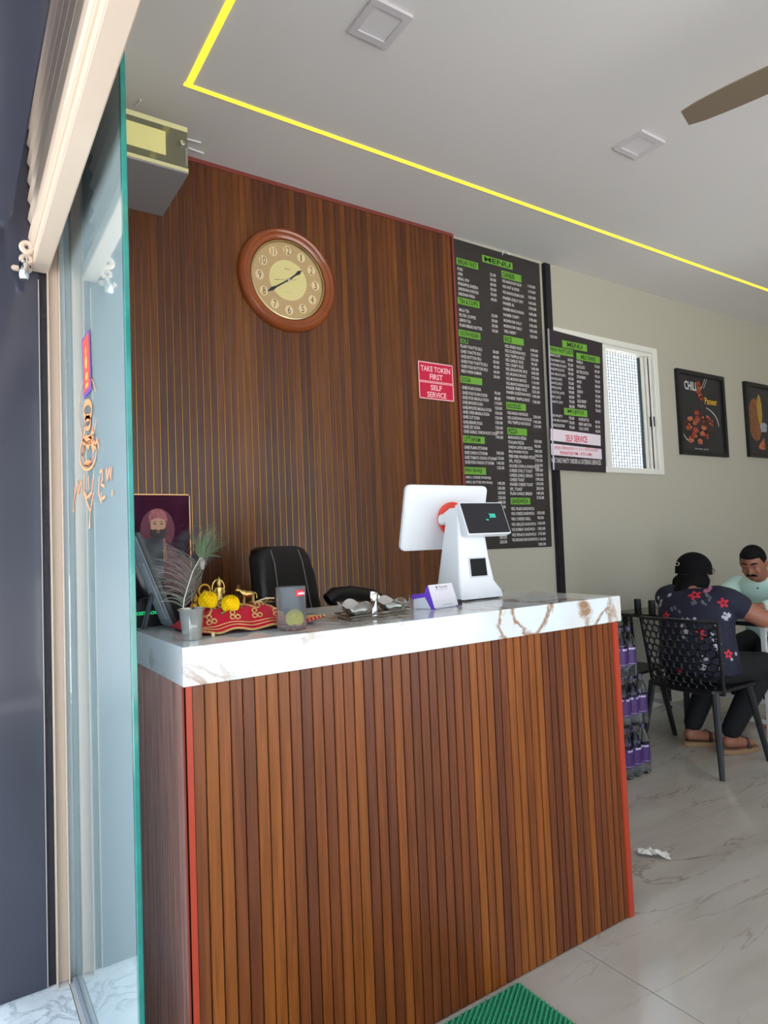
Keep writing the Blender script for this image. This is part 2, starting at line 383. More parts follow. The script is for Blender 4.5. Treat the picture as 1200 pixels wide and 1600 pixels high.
for s in ([(117, 760), (116, 780), (121, 752), (122, 772), (127, 750), (128, 770)], [(116, 775), (114, 800)], [(132, 742), (131, 766), (136, 778), (143, 770), (146, 742)], [(138, 745), (139, 765)],
          [(156, 738), (160, 734), (160, 748), (157, 756), (163, 760)], [(166, 732), (167, 752), (171, 730), (173, 750), (174, 730)], [(175, 766), (175, 774)], [(155, 745), (154, 770), (158, 785)], [(131, 770), (141, 800), (146, 770)],
          [(141, 800), (139, 825)], [(140, 775), (140, 781)], [(158, 770), (159, 780), (164, 776)], [(114, 785), (115, 792)], [(115, 796), (116, 800)], [(141, 815), (140, 825)]):
    stroke(s, 2.2)
tag(pd.build('painted_drawing', pm, gp), kind='stuff')
st = MB(); c = [on_glass(128, 531), on_glass(140, 513), on_glass(143, 608), on_glass(131, 625)]
st.add(c, [(0, 1, 2, 3)]); st.build('sticker', mat('purple_sticker', (96, 52, 150), .5), gp)
st = MB(); off = Vector((-.0006, 0, 0)); c = [on_glass(129.5, 533)+off, on_glass(138.5, 519)+off, on_glass(141, 603)+off, on_glass(132, 616)+off]
st.add(c, [(0, 1, 2, 3)]); st.build('sticker_print', mat('red_orange_print', (222, 66, 48), .5, var=.3, vscale=60), gp)
st = MB()
for (x_, y_, rx_, ry_) in ((134.5, 548, .010, .012), (135, 566, .016, .020), (136, 588, .020, .012), (136.5, 602, .024, .006)):
    c_ = on_glass(x_, y_)+Vector((-.0012, 0, 0)); disc(st, c_, YH, ZH, rx_, ry_, 12, .12)
tag(st.build('sticker_figure', mat('amber_print', (246, 160, 70), .5), gp), kind='stuff')

# ------------------------------------------------------------------ ceiling fittings
led = thing('led_strip_light', (.84, 2.61, HC), 'glowing yellow led line set in the ceiling with one corner', 'ceiling light')
MB().box(.822, 7.4, 2.600, 2.619, HC-.004, HC-.0005).build('long_run', m_led, led)
MB().box(.826, .852, -1.9, 2.5968, HC-.004, HC-.0005).build('short_run', m_led, led)
MB().box(7.375, 7.4, -1.9, 2.5968, HC-.004, HC-.0005).build('end_run', m_led, led)
mfr = mat('downlight_frame', (206, 200, 204), .4); mdf = mat('downlight_diffuser', (218, 214, 216), .5)
def downlight(x0, x1, y0, y1, label):
    t = thing('ceiling_downlight', ((x0+x1)/2, (y0+y1)/2, HC), label, 'ceiling light', 'square downlights')
    f = MB(); b = .028
    for q in ((x0, x1, y0, y0+b), (x0, x1, y1-b, y1), (x0, x0+b, y0+b, y1-b), (x1-b, x1, y0+b, y1-b)): f.box(q[0], q[1], q[2], q[3], HC-.012, HC)
    f.build('frame', mfr, t); MB().box(x0+b, x1-b, y0+b, y1-b, HC-.007, HC).build('diffuser', mdf, t)
downlight(1.262, 1.437, 1.838, 2.018, 'square white unlit ceiling downlight, the one nearer the shop front')
downlight(2.785, 2.972, 1.826, 1.990, 'square white unlit ceiling downlight, the one by the fan blade')
fan = thing('ceiling_fan', (2.59, .805, HC), 'brown ceiling fan with one blade reaching into view', 'fan')
mfb = mat('fan_blade_brown', (118, 104, 88), .4); mfc = mat('fan_body_brown', (110, 96, 82), .35)
MB().lathe([(.012, 0), (.012, .22)], (2.59, .805, HC-.26), 12).build('down_rod', mfc, fan, smooth=True)
MB().lathe([(.055, HC-.06), (.03, HC)], (2.59, .805, 0), 20).build('canopy', mfc, fan, smooth=True)
MB().lathe([(.03, 2.90), (.09, 2.905), (.115, 2.94), (.115, 2.975), (.07, 3.0), (.02, 3.005)], (2.59, .805, 0), 28).build('motor', mfc, fan, smooth=True)
for a in (103.1, 223.1, 343.1):
    b = MB(); n = 8; top = []; 
    for i in range(n+1):
        t = i/n; x = .14+.485*t; wdt = .05+.012*math.sin(math.pi*t)
        if i == n: wdt *= .85
        tw = math.radians(14-4*t)
        top.append([(x, -wdt*math.cos(tw), -wdt*math.sin(tw)-.003), (x, wdt*math.cos(tw), wdt*math.sin(tw)-.003), (x, wdt*math.cos(tw), wdt*math.sin(tw)+.003), (x, -wdt*math.cos(tw), -wdt*math.sin(tw)+.003)])
    b.rings(top); b.xf(Matrix.Translation((2.59, .805, 2.95)) @ Matrix.Rotation(math.radians(a), 4, 'Z'))
    bo = b.build('blade', mfb, fan)
    k = MB(); k.box(.10, .18, -.016, .016, -.004, .004); k.xf(Matrix.Translation((2.59, .805, 2.944)) @ Matrix.Rotation(math.radians(a), 4, 'Z')); k.build('blade_bracket', mfc, fan)

# ------------------------------------------------------------------ plank panelling on the long wall
pw = thing('wood_wall_panelling', (1.6, YW, 0), 'brown vertical wood plank panelling behind the counter', 'wall panelling')
MB().box(.505, 2.648, YW-.006, YW-.0005, 0, HC-.003).build('backing', m_back, pw)
pitch = .0349; n = int((2.646-.51)/pitch)
pk = MB(); hw = (pitch-.0042)/2
pk.box(-hw, hw, -.014, 0, .02, HC-.02)
pk0 = pk.build('plank', m_woodw, pw, local=True, bevel=.0018, seg=2); pk0.location = (.51+pitch/2-1.6, -.006, 0)
for i in range(1, n):
    share(pk0, 'plank', pw, (.51+pitch*(i+.5)-1.6, -.006, 0))
bs0 = MB().box(-.0011, .0011, -.0125, 0, .02, HC-.02).build('glint_strip', m_glint, pw, local=True); bs0.location = (.51-1.6, -.0062, 0)  # thin strips added as the led glints along the wall planks
for i in range(1, n): share(bs0, 'glint_strip', pw, (.51+pitch*i-1.6, -.0062, 0))
MB().box(.505, 2.648, YW-.024, YW-.0203, HC-.022, HC-.001).build('top_trim', m_redtrim, pw)
MB().box(2.6465, 2.664, YW-.024, YW-.0005, 0, HC-.001).build('end_trim', m_redtrim, pw, bevel=.002)

# ------------------------------------------------------------------ counter
CX0, CX1, CY0, CY1, CZ = .432, 1.968, 1.487, 2.112, 1.092
ct = thing('service_counter', (1.2, 1.8, 0), 'service counter clad in vertical wood planks with orange corner trims', 'counter')
MB().box(CX0+.022, CX1-.04, CY0+.022, CY1-.02, 0, 1.0).build('carcass', m_back, ct)
pitch = .0303; x0 = .452; n = int((1.924-x0)/pitch+.5); hw = (pitch-.0030)/2
p0 = MB().box(-hw, hw, -.012, 0, .002, 1.003).build('plank', m_woodc, ct, local=True, bevel=.0014, seg=2); p0.location = (x0+pitch*.5-1.2, CY0+.022-1.8, 0)
for i in range(1, n): share(p0, 'plank', ct, (x0+pitch*(i+.5)-1.2, CY0+.022-1.8, 0))
s0 = MB().box(-hw, hw, -.0012, 0, .002, 1.003).build('glint_strip', mat('glint_gold', (150, 120, 70), .35, .8), ct, local=True); s0.scale = (.07, 1, 1); s0.location = (x0-1.2, CY0+.0215-1.8, 0)  # highlights between the counter planks, added as thin gold strips
for i in range(1, n):
    q = share(s0, 'glint_strip', ct, (x0+pitch*i-1.2, CY0+.0215-1.8, 0)); q.scale = (.07, 1, 1)
pitch2 = .052; hw = (pitch2-.004)/2
n2 = int((CY1-.02-(CY0+.03))/pitch2)
q0 = MB().box(-.012, 0, -hw, hw, .002, 1.003).build('side_plank', m_woods, ct, local=True, bevel=.0014, seg=2); q0.location = (CX0+.022-1.2, CY0+.034+pitch2*.5-1.8, 0)
for i in range(1, n2): share(q0, 'side_plank', ct, (CX0+.022-1.2, CY0+.034+pitch2*(i+.5)-1.8, 0))
MB().box(CX0+.006, CX0+.0195, CY0+.006, CY0+.0325, .001, 1.003).build('corner_trim', m_orange, ct)
MB().box(CX0+.006, x0-.0004, CY0+.004, CY0+.018, .001, 1.0031).build('corner_trim', m_orange, ct)
MB().box(1.925, 1.952, CY0+.004, CY0+.04, .001, 1.003).build('corner_trim', m_orange, ct, bevel=.002)
MB().box(1.928, 1.952, CY0+.04, CY1-.02, .001, 1.003).build('end_panel', m_woods, ct)
tp = MB().box(CX0, CX1, CY0, CY1, 1.004, CZ).build('marble_countertop', m_marble, None, bevel=.0015, seg=1)
tag(tp, 'white marble countertop with brown veins on the plank counter', 'countertop')

# ------------------------------------------------------------------ cabinet in the ceiling corner
cb = thing('wall_cabinet', (.68, 2.9, 2.912), 'small cream wall cabinet with glass door up by the ceiling corner', 'cabinet')
mcb = mat('cream_laminate', (214, 208, 160), .4); mcg = mat('grey_laminate', (150, 148, 150), .5)
c0, c1, y0, y1, z0, z1 = .5005, .856, 2.687, YW-.022, 2.912, 3.115
MB().box(c0, c1, y0+.003, y1, z0, z0+.006).build('bottom_panel', mcg, cb)
MB().box(c1-.016, c1, y0+.02, y1, z0+.022, z1-.022).build('side_panel', mcg, cb)
MB().box(c0, c1, y0, y1, z1-.022, z1).build('top_panel', mcb, cb)
MB().box(c0, c1, y0, y1, z0+.0062, z0+.022).build('bottom_edge', mcb, cb)
MB().box(c0, c0+.01, y0+.02, y1, z0+.022, z1-.022).build('side_panel', mcg, cb)
dr = MB().box(c0+.002, c1-.002, y0, y0+.016, z0+.0235, z1-.0235).build('door', mat('smoked_glass_door', (104, 102, 82), .1, coat=.5), cb)
MB().box(c0+.004, .762, y0-.0015, y0-.0003, z0+.053, z1-.048).build('door_reflection', mat('pale_yellow_reflection', (226, 218, 150), .2), cb)  # pale reflection in the glass door, put in as a flat piece
hd = MB(); hd.lathe([(.008, 0), (.008, .012), (.011, .014), (.011, .02), (.004, .022)], (0, 0, 0), 14); hd.xf(Matrix.Translation((.828, y0, 3.03)) @ Matrix.Rotation(math.radians(90), 4, 'X'))
hd.build('door_lock', m_chrome, cb, smooth=True)
MB().box(.842, .853, y0-.004, y0-.0003, z0+.03, z0+.11).build('hinge_strip', m_steel, cb, bevel=.001)
# three short white strips set on the ceiling around it
for k, (a, b) in enumerate((((292, 217), (314, 223)), ((294, 231), (318, 240)), ((211, 166), (220, 156)))):
    A = P(*a, 2, HC-.004); B = P(*b, 2, HC-.004)
    o = MB().tube([A, B], .0035, 6).build('ceiling_strip', m_white, None, loc=A)
    tag(o, ('short white strip on the ceiling beside the cabinet, the upper of the pair', 'short white strip on the ceiling beside the cabinet, the lower of the pair', 'short white strip on the ceiling above the cabinet next to the glass edge')[k], 'ceiling clip', 'white ceiling strips')

# ------------------------------------------------------------------ clock
ck = thing('wall_clock', (1.50, YW-.02, 2.735), 'large round wall clock with polished brown wooden rim on the plank wall', 'clock')
cc = (1.500, YW-.0205, 2.722); R = .278
m_rim = mat('polished_orange_brown_wood', (150, 76, 36), .22, coat=.6, var=.2, vscale=9)
rp = MB(); rings = []
for r, h in [(R, 0), (R, -.018), (R-.006, -.030), (R-.022, -.040), (R-.034, -.038), (R-.040, -.031), (R-.052, -.030), (R-.062, -.024), (R-.066, -.012), (R-.066, 0)]: rings.append((r, h))
rp.lathe(rings, cc, 64, cap=False, axis='y'); rp.build('rim', m_rim, ck, smooth=True)
bz = MB(); bz.lathe([(R-.0655, -.012), (R-.067, -.020), (R-.073, -.021), (R-.077, -.014)], cc, 64, cap=False, axis='y'); bz.build('inner_bezel', mat('champagne_metal', (204, 186, 140), .25, .9), ck, smooth=True)
fc = cc[1]-.010
d = MB(); disc(d, (cc[0], fc, cc[2]), XH, ZH, R-.07, R-.07, 64); d.build('dial', mat('tan_textured_dial', (196, 164, 118), .5, bump=.5, bscale=90, var=.12, vscale=120), ck)
d = MB(); disc(d, (cc[0], fc-.0010, cc[2]), XH, ZH, .108, .108, 48); d.build('dial_centre', mat('pale_yellow_dial', (222, 208, 146), .4), ck)
nb = MB(); nt_ = MB()
for h in range(1, 13):
    a = math.radians(90-30*h); c = Vector((cc[0]+math.cos(a)*.161, fc-.0012, cc[2]+math.sin(a)*.161))
    nb = MB(); disc(nb, c, XH, ZH, .0235, .0255, 20); nb.build('hour_disc', mat('cream_hour_disc', (226, 204, 158), .4), ck)
    s = str(h); wd = {'1': .006, '11': .020, '10': .029, '12': .029}.get(s, .0165)
    text(nt_, s, c+Vector((-wd/2, -.0006, -.0195)), XH, ZH, wd, .039, False)
tag(nt_.build('numerals', mat('dark_olive_numerals', (70, 60, 44), .5), ck), kind='stuff')
lg = MB(); text(lg, 'ajanta', Vector((cc[0]-.018, fc-.0014, cc[2]+.054)), XH, ZH, .032, .012); text(lg, 'QUARTZ', Vector((cc[0]-.017, fc-.0014, cc[2]-.068)), XH, ZH, .034, .005, False)
lg.build('dial_lettering', mat('grey_print', (150, 140, 104), .5), ck)
mh = mat('charcoal_hand', (48, 48, 54), .4)
def hand(ang, L, tail, w, name, dy):
    a = math.radians(90-ang); D = Vector((math.cos(a), 0, math.sin(a))); N = Vector((-D.z, 0, D.x)); c = Vector((cc[0], fc-dy, cc[2]))
    pts = [c-D*tail-N*w*.3, c-D*tail+N*w*.3, c+N*w*.35, c+D*L*.55+N*w*.45, c+D*L*.74+N*w, c+D*L, c+D*L*.74-N*w, c+D*L*.55-N*w*.45, c-N*w*.35]
    MB().prism(pts, (0, -.0012, 0)).build(name, mh, ck)
hand(50, .108, .014, .0105, 'hour_hand', .003); hand(236, .152, .024, .0095, 'minute_hand', .0055)
hand(261, .09, .045, .0012, 'second_hand', .0075)
MB().lathe([(.008, 0), (.008, -.012), (.004, -.013)], (cc[0], fc, cc[2]), 14, axis='y').build('hand_cap', m_chrome, ck, smooth=True)

# ------------------------------------------------------------------ red token sign
sg = thing('token_sign', (2.48, YW-.024, 2.28), 'small crimson sign with white capitals at the panelling end', 'sign')
x0, x1, z0, z1 = 2.338, 2.604, 2.172, 2.398; ys = YW-.0245
MB().box(x0, x1, ys, YW-.0205, z0, z1).build('sign_plate', m_pink, sg)
t = MB(); e = ys-.0008; b = .006
for q in ((x0, z0, x1-x0, b), (x0, z1-b, x1-x0, b), (x0, z0, b, z1-z0), (x1-b, z0, b, z1-z0), (x0, z0+.099, x1-x0, .004), (x0, z0+.107, x1-x0, .004)): quad(t, (q[0], e, q[1]), XH, ZH, q[2], q[3])
text(t, 'TAKE TOKEN', (x0+.018, e, z1-.058), XH, ZH, .226, .034); text(t, 'FIRST', (x0+.085, e, z1-.104), XH, ZH, .098, .034)
text(t, 'SELF', (x0+.088, e, z0+.056), XH, ZH, .086, .033); text(t, 'SERVICE', (x0+.060, e, z0+.012), XH, ZH, .146, .034)
tag(t.build('lettering', m_pinkedge, sg), kind='stuff')

# ------------------------------------------------------------------ menu boards
def wp(px, py, y=YW): return P(px, py, 1, y)
def menu_text(mb, items, px, y, cw, ch=.0205):
    for py, s in items:
        p = wp(px(py), py, y); text(mb, s, (p.x, y, p.z-ch/2), XH, ZH, cw*len(s), ch)
mn = thing('menu_board', (3.05, YW, 1.25), 'tall black price list board with green headings from ceiling to counter', 'menu board')
yb = YW-.006
MB().hexa([(2.666, yb, 1.254), (3.425, yb, 1.250), (3.425, YW-.0005, 1.250), (2.666, YW-.0005, 1.254)], [(2.666, yb, 3.232), (3.45, yb, 3.228), (3.45, YW-.0005, 3.228), (2.666, YW-.0005, 3.232)]).build('board', m_board, mn)
yt = yb-.0008
L1 = [(419.5,'PURI'),(427.1,'UPMA'),(434.7,'MISAL PAV'),(442.5,'PINEAPPLE SHEERA'),(450.3,'SABUDANA KHICHDI'),(458.3,'SABUDANA WADA'),(483.5,'MALA TEA'),(491.6,'FILTER COFFEE'),(499.4,'LEMON TEA'),(507.3,'PLAIN BREAD BUTTER'),
 (540.3,'PLAIN THATTE IDLI'),(548.4,'GHEE THATTE IDLI'),(556.2,'GHEE BUTTON IDLI'),(563.9,'GHEE PODI THATTE IDLI'),(571.7,'GHEE PODI BUTTON IDLI'),(579.3,'MEDU WADA SAMBAR'),
 (605,'GHEE PLAIN DOSA'),(613.2,'GHEE PODI PLAIN DOSA'),(620.6,'GHEE PODI MASALA DOSA'),(628.3,'GHEE MYSORE DOSA'),(636.1,'GHEE MYSORE MASALA DOSA'),(643.5,'GHEE OPEN MASALA DOSA'),(651,'GHEE CUT DOSA'),(659,'GHEE BENNE DOSA'),(666.3,'GHEE SET DOSA'),(673.7,'GHEE GARLIC ONION ROST DOSA'),
 (698.7,'GHEE PLAIN UTTAPAM'),(706.8,'GHEE ONION UTTAPAM'),(714.4,'GHEE TOMATO ONION UTTAPAM'),(721.8,'GHEE PODI ONION UTTAPAM'),(746,'AMUL CHEESE PAVBHAJI'),(753.6,'AMUL BUTTER PAV BHAJI')]
PR1 = ['25.00','30.00','60.00','50.00','50.00','40.00','25.00','30.00','20.00','30.00','30.00','40.00','50.00','45.00','60.00','50.00','70.00','80.00','110.00','120.00','130.00','120.00','130.00','120.00','100.00','140.00','100.00','110.00','140.00','120.00','140.00','160.00']
L2 = [(438.5,'VEG MANCHOW SOUP'),(446.9,'VEG HOT & SOUR'),(455.8,'VEG MANCHURIAN DRY'),(464.8,'PANEER CHILLY DRY'),(473.2,'PANEER 65'),(482.2,'PANEER MANCHURIAN'),(491.3,'PANEER CRISPY'),(500.2,'MUSHROOM CHILLY'),(508.6,'MUSHROOM CHILLY'),(517.2,'VEG CRISPY'),
 (540.3,'VEG FRIED RICE'),(547.6,'VEG SCHEZWAN RICE'),(554.9,'VEG TRIPPLE RICE'),(561.9,'VEG GARLIC RICE'),(569.1,'VEG CRISPY RICE'),(576.1,'VEG SINGAPORE RICE'),(583.4,'VEG MUSHROOM RICE'),(591,'VEG MUSHROOM RICE'),(598.5,'VEG MANCHURIAN RICE'),(605.3,'PANEER FRIED RICE'),(612.6,'PANEER SCHEZWAN RICE'),(621.1,'PANEER TRIPPLE RICE'),
 (644.7,'VEG HAKKA NOODLES'),(652.3,'VEG SCHEZWAN NOODLES'),(659.4,'VEG TRIPPLE NOODLES'),(683,'MARGARITA PIZZA'),(690.6,'ITALIAN PIZZA'),(698.2,'ONION CAPSICUM PIZZA'),(705.5,'BBQ PANEER PIZZA'),(712.7,'PERI PERI PANEER PIZZA'),(720.1,'SPL. PIZZA'),(727.7,'GOLDEN CORN & ONION PIZZA'),(735,'CHEESE CHILLY TOAST'),(742.3,'CHEESE GARLIC BREAD'),(749.3,'CHEESE TOAST'),(756.6,'PANEER CHEESE TOAST'),(764,'SPL. TOAST'),(771,'PLAIN GARLIC BREAD'),
 (794.9,'VEG. PLAIN SANDWICH'),(802.5,'VEG CHEESE SANDWICH'),(810.9,'VEG CHEESE GRILL'),(819.4,'VEG GRILLED SANDWICH'),(827.5,'VEG BOMBAY SANDWICH'),(835.9,'VEG SPINACH SANDWICH'),(843.8,'VEG MUSHROOM SANDWICH')]
xL = lambda y: 714.8+(y-420)*.0385; xR = lambda y: 784.6+(y-438)*.0385
xP1 = lambda y: 765.5+(y-430)*.0375; xP2 = lambda y: 825+(y-450)*.0415
lt = MB(); menu_text(lt, L1, xL, yt, .0106); menu_text(lt, L2, xR, yt, .0112)
for (py, _), s in zip(L1, PR1): menu_text(lt, [(py+9, s)], xP1, yt, .0105)
p2 = ['110.00','110.00','120.00','160.00','150.00','160.00','170.00','150.00','150.00','130.00']
for k, (py, s) in enumerate(L2): menu_text(lt, [(py+(8 if py < 790 and py < 540 else 6.5), p2[k] if k < 10 else '%d0.00' % (9+(k*7) % 13))], xP2, yt, .0118)
for k, py in enumerate((770, 777.6, 784.6, 792, 840, 847)): menu_text(lt, [(py, '%d0.00' % (10+k*2))], xP1, yt, .0105)
tag(lt.build('lettering', m_text, mn), kind='stuff')
hs = MB(); ht = MB()
def header(px0, py0, px1, h, s, tw=None, y=yt):
    a = wp(px0, py0, y); b = wp(px1, py0, y); z0 = wp(px0, py0+h, y).z
    hs = MB(); quad(hs, (a.x, y, z0), XH, ZH, b.x-a.x, a.z-z0); hs.build('heading_strip', m_green, mn)
    w = (b.x-a.x)*(tw or .86); text(ht, s, (a.x+(b.x-a.x)*.05 if tw else a.x+(b.x-a.x-w)/2, y-.0006, z0+(a.z-z0)*.16), XH, ZH, w, (a.z-z0)*.68)
for q in ((712.8,401.9,746.5,10.7,'BREAK FAST'),(753,397.7,799.8,11,'  MENU'),(714.8,463.5,748.5,10.7,'TEA & COFFE'),(716.4,514.3,750,10.6,'SOUTH INDIAN'),(719.3,586.6,752.9,10.9,'DOSA',.42),(723.3,680.2,757,11,'UTTAPAM',.74),(725,729.4,759,11.4,'PAV BHAJI',.76),
          (783.4,422.2,813.8,11.2,'CHINESE',.6),(786.8,523.7,817.6,10.9,'RICE',.35),(790.8,627.8,821.3,11.3,'NOODLES',.68),(792.5,667.5,823,11,'PIZZA',.45),(797.8,777.7,828.2,10.5,'SANDWICH',.82)): header(*q)
tag(ht.build('heading_lettering', m_dkgreen, mn), kind='stuff')
il = MB(); menu_text(il, [(532, 'IDLI')], xL, yt, .016, .03); il.build('subheading_lettering', m_green, mn)
# ribbon loop at the top
o = MB().tube([P(785, 398, 1, YW-.01), P(788, 388, 1, YW-.012), P(796, 398, 1, YW-.01)], .003, 6).build('hanging_loop', m_white, mn)

sp = MB().hexa([(3.446, YW-.03, 0), (3.508, YW-.03, 0), (3.508, YW-.0005, 0), (3.446, YW-.0005, 0)], [(3.476, YW-.03, 3.235), (3.538, YW-.03, 3.235), (3.538, YW-.0005, 3.235), (3.476, YW-.0005, 3.235)]).build('cable_duct', mat('black_duct', (24, 22, 30), .35), None, bevel=.004, loc=(3.47, YW, 0))
tag(sp, 'black vertical duct strip on the wall between the two menu boards', 'duct')

m2 = thing('menu_board', (3.8, YW, 1.78), 'smaller black menu sheet with pink notices hanging over the window', 'menu board')
y2 = YW-.040; y2t = y2-.0008
def m2p(px, py, y=y2t): return P(px, py, 1, y)
a, b, c, d = m2p(857.5, 514, y2), m2p(941, 536, y2), m2p(947, 738.5, y2), m2p(866, 734, y2)
bd = MB(); bd.hexa([a, b, c, d], [p+Vector((0, .004, 0)) for p in (a, b, c, d)]); bd.build('sheet', m_board2, m2)
MB().tube([a+Vector((-.006, 0, 0)), d+Vector((-.006, 0, 0))], .006, 8).build('edge_rod', mat('silver_rod', (190, 186, 200), .3, .6), m2, smooth=True)
lt = MB(); hs = MB(); ht = MB(); pk_ = MB(); rd = MB()
def put(mb, px, py, s, cw, ch=.022):
    p = m2p(px, py); text(mb, s, (p.x, y2t, p.z-ch/2), XH, ZH, cw*len(s), ch)
ys_ = (554.3, 562.1, 569.1, 576.1, 583.7, 591, 598, 605, 612.4, 619.9, 627.4)
for k, s in enumerate(('MANGO JUICE','STRAWBERRY JUICE','WATER MELON JUICE','PINEAPPLE JUICE','MUSK MELON JUICE','ORANGE JUICE','GRAPES JUICE','APPLE JUICE','COCKTAIL JUICE','MINT JUICE','CARROT JUICE')):
    put(lt, 858.5+(ys_[k]-554)*.035, ys_[k], s, .0098); put(lt, 887+(ys_[k]-554)*.035, ys_[k]+7.5, '%d0.00' % (6+k % 4), .011)
yk = (564.8, 572.6, 580.5, 588.4, 595.9, 603.6, 611.5, 618.7, 626.4, 633.9)
for k, s in enumerate(('VANILLA','CHOCOLATE','BUTTER SCOTCH','STRAWBERRY','MANGO','OREO','CHIKOO','FIG','BLUE BERRY','PINEAPPLE')):
    put(lt, 900.5+(yk[k]-564)*.03, yk[k], s, .0098); put(lt, 929+(yk[k]-564)*.025, yk[k]+7.5, '%d0.00' % (7+k % 3), .011)
for k, (s, s2) in enumerate((('GREEN MOJITO', 'WATER BOTTLE'), ('WATER MELON MOJITO', 'FRESH LIME SODA'), ('ORANGE BLOSSOM', 'COLD COFFEE'))):
    put(lt, 860.3+k*.3, 649+k*7.3, s, .0098); put(lt, 889+k*.3, 653+k*7.3, '70.00', .011)
    put(lt, 904+k*.3, 655+k*7.3, s2, .0092); put(lt, 930+k*.3, 659+k*7.3, '60.00', .0105)
put(lt, 861.5, 718.8, 'WE TAKE PARTY ORDER & CATERING SERVICES', .01330, .034)
tag(lt.build('lettering', m_text, m2), kind='stuff')
for q in ((878.2,531.2,916.3,11,'MENU',.62),(858.2,539.9,894.8,11.2,'FRESH FRUIT JUICE',.93),(900.4,550.8,936.6,10.6,'MILK SHAKE',.62),(881.1,637,917,10.9,'  MOJITO',.7)):
    aa, bb = m2p(q[0], q[1]), m2p(q[2], q[1]); zz = m2p(q[0], q[1]+q[3]).z
    hs = MB(); quad(hs, (aa.x, y2t, zz), XH, ZH, bb.x-aa.x, aa.z-zz); hs.build('heading_strip', m_green, m2); text(ht, q[4], (aa.x+(bb.x-aa.x)*(1-q[5])/2, y2t-.0006, zz+(aa.z-zz)*.18), XH, ZH, (bb.x-aa.x)*q[5], (aa.z-zz)*.66)
tag(ht.build('heading_lettering', m_dkgreen, m2), kind='stuff')
pk_.add([m2p(860.1, 669.4), m2p(938.4, 679.9), m2p(938.6, 696.9), m2p(860.4, 688.1)], [(0, 1, 2, 3)]); pk_.build('notice_panel', m_lilac, m2); pk_ = MB(); pk_.add([m2p(860.6, 692.8), m2p(939.6, 701.6), m2p(940.6, 717.9), m2p(861.4, 710.5)], [(0, 1, 2, 3)])
pk_.build('notice_panel', m_lilac, m2)
yn = y2t-.0006
p = m2p(884, 684.5, yn); text(rd, 'SELF SERVICE', (p.x, yn, p.z-.022), XH, ZH, .225, .046)
p = m2p(866, 699.6, yn); text(rd, 'ऑर्डर मिळाल्यानंतर १० ते १५ मिनिटे लागतील', (p.x, yn, p.z-.016), XH, ZH, .46, .034, False)
p = m2p(875, 707.5, yn); text(rd, 'PREPARATION TIME - 10 TO 15 MIN.', (p.x, yn, p.z-.010), XH, ZH, .34, .022)
tag(rd.build('red_lettering', m_redink, m2), kind='stuff')

# ------------------------------------------------------------------ window in the long wall
wn = struct(MB().box(3.508, 3.56, YW-.024, YW+.07, 1.775, 2.79).box(4.69, 4.742, YW-.024, YW+.07, 1.775, 2.79).box(3.56, 4.69, YW-.024, YW+.07, 2.747, 2.79).box(3.56, 4.69, YW-.024, YW+.07, 1.775, 1.818).build('window_1', m_whitem, bevel=.004))
MB().box(4.068, 4.133, YW+.0, YW+.05, 1.8185, 2.7465).build('mullion', m_whitem, wn, bevel=.003)
for k in range(3):
    x = 4.672-.026*k; MB().box(x-.0105, x+.0105, YW-.004+.018*k, YW+.010+.018*k, 1.8185, 2.72).build('sliding_frame', m_whitem, wn, bevel=.002)
    if k < 2: MB().box(x-.006, x+.006, YW-.008+.018*k, YW-.0042+.018*k, 2.16, 2.24).build('window_catch', m_black, wn)
    MB().box(3.5605, 4.6895, YW-.004+.018*k, YW+.010+.018*k, 2.7205, 2.7465).build('track', m_whitem, wn)
MB().box(4.596, 4.608, YW+.05, YW+.062, 1.8185, 2.72).build('rubber_seal', mat('dark_seal', (44, 54, 60), .5), wn)
MB().box(3.90, 4.075, YW+.012, YW+.018, 1.83, 2.72).build('pane', mat('blue_grey_glass', (170, 205, 200), .02, trans=1, ior=1.45), wn)
wm = MB(); rnd = random.Random(3)
for i in range(34):
    x = 3.56+.0335*i; wm.tube([(x+rnd.uniform(-.002, .002), YW+.09, 1.80), (x+rnd.uniform(-.003, .003), YW+.09, 2.3), (x, YW+.09, 2.76)], .0034, 4)
for i in range(38):
    z = 1.80+.0255*i; wm.tube([(3.54, YW+.0925, z), (4.1, YW+.0925, z+rnd.uniform(-.003, .003)), (4.7, YW+.0925, z)], .0032, 4)
wm.build('wire_mesh', mat('grey_wire', (110, 118, 120), .5), wn)

# ------------------------------------------------------------------ framed food posters
mfrm = mat('black_picture_frame', (22, 22, 26), .35)
def poster(x0, x1, z0, z1, label):
    t = thing('framed_poster', ((x0+x1)/2, YW, z0), label, 'picture'); b = .035
    f = MB(); f.box(x0, x0+b, YW-.03, YW-.0005, z0, z1); f.box(x1-b, x1, YW-.03, YW-.0005, z0, z1); f.box(x0+b, x1-b, YW-.03, YW-.0005, z0, z0+b); f.box(x0+b, x1-b, YW-.03, YW-.0005, z1-b, z1)
    f.build('frame', mfrm, t); MB().box(x0+b, x1-b, YW-.014, YW-.0005, z0+b, z1-b).build('print', mat('poster_black', (36, 36, 42), .3), t)
    return t
t = poster(4.992, 5.695, 1.952, 2.664, 'black framed food poster with white and yellow lettering beside the window')
yp = YW-.0150
def pp(px, py): return P(px, py, 1, yp)
rnd = random.Random(8)
mch = [mat('chunk_red', (176, 70, 48), .5, var=.6, vscale=45), mat('chunk_orange', (200, 112, 74), .5, var=.6, vscale=50), mat('chunk_dark', (86, 48, 38), .5, var=.6, vscale=50)]
spots = [(1089,645),(1079,654),(1096,651),(1076,668),(1085,660),(1101,662),(1087,672),(1100,668),(1092,662),(1084,680),(1098,678),(1113,673),(1104,682),(1094,690),(1073,660),(1107,655),(1080,688),(1110,662),(1090,655)]
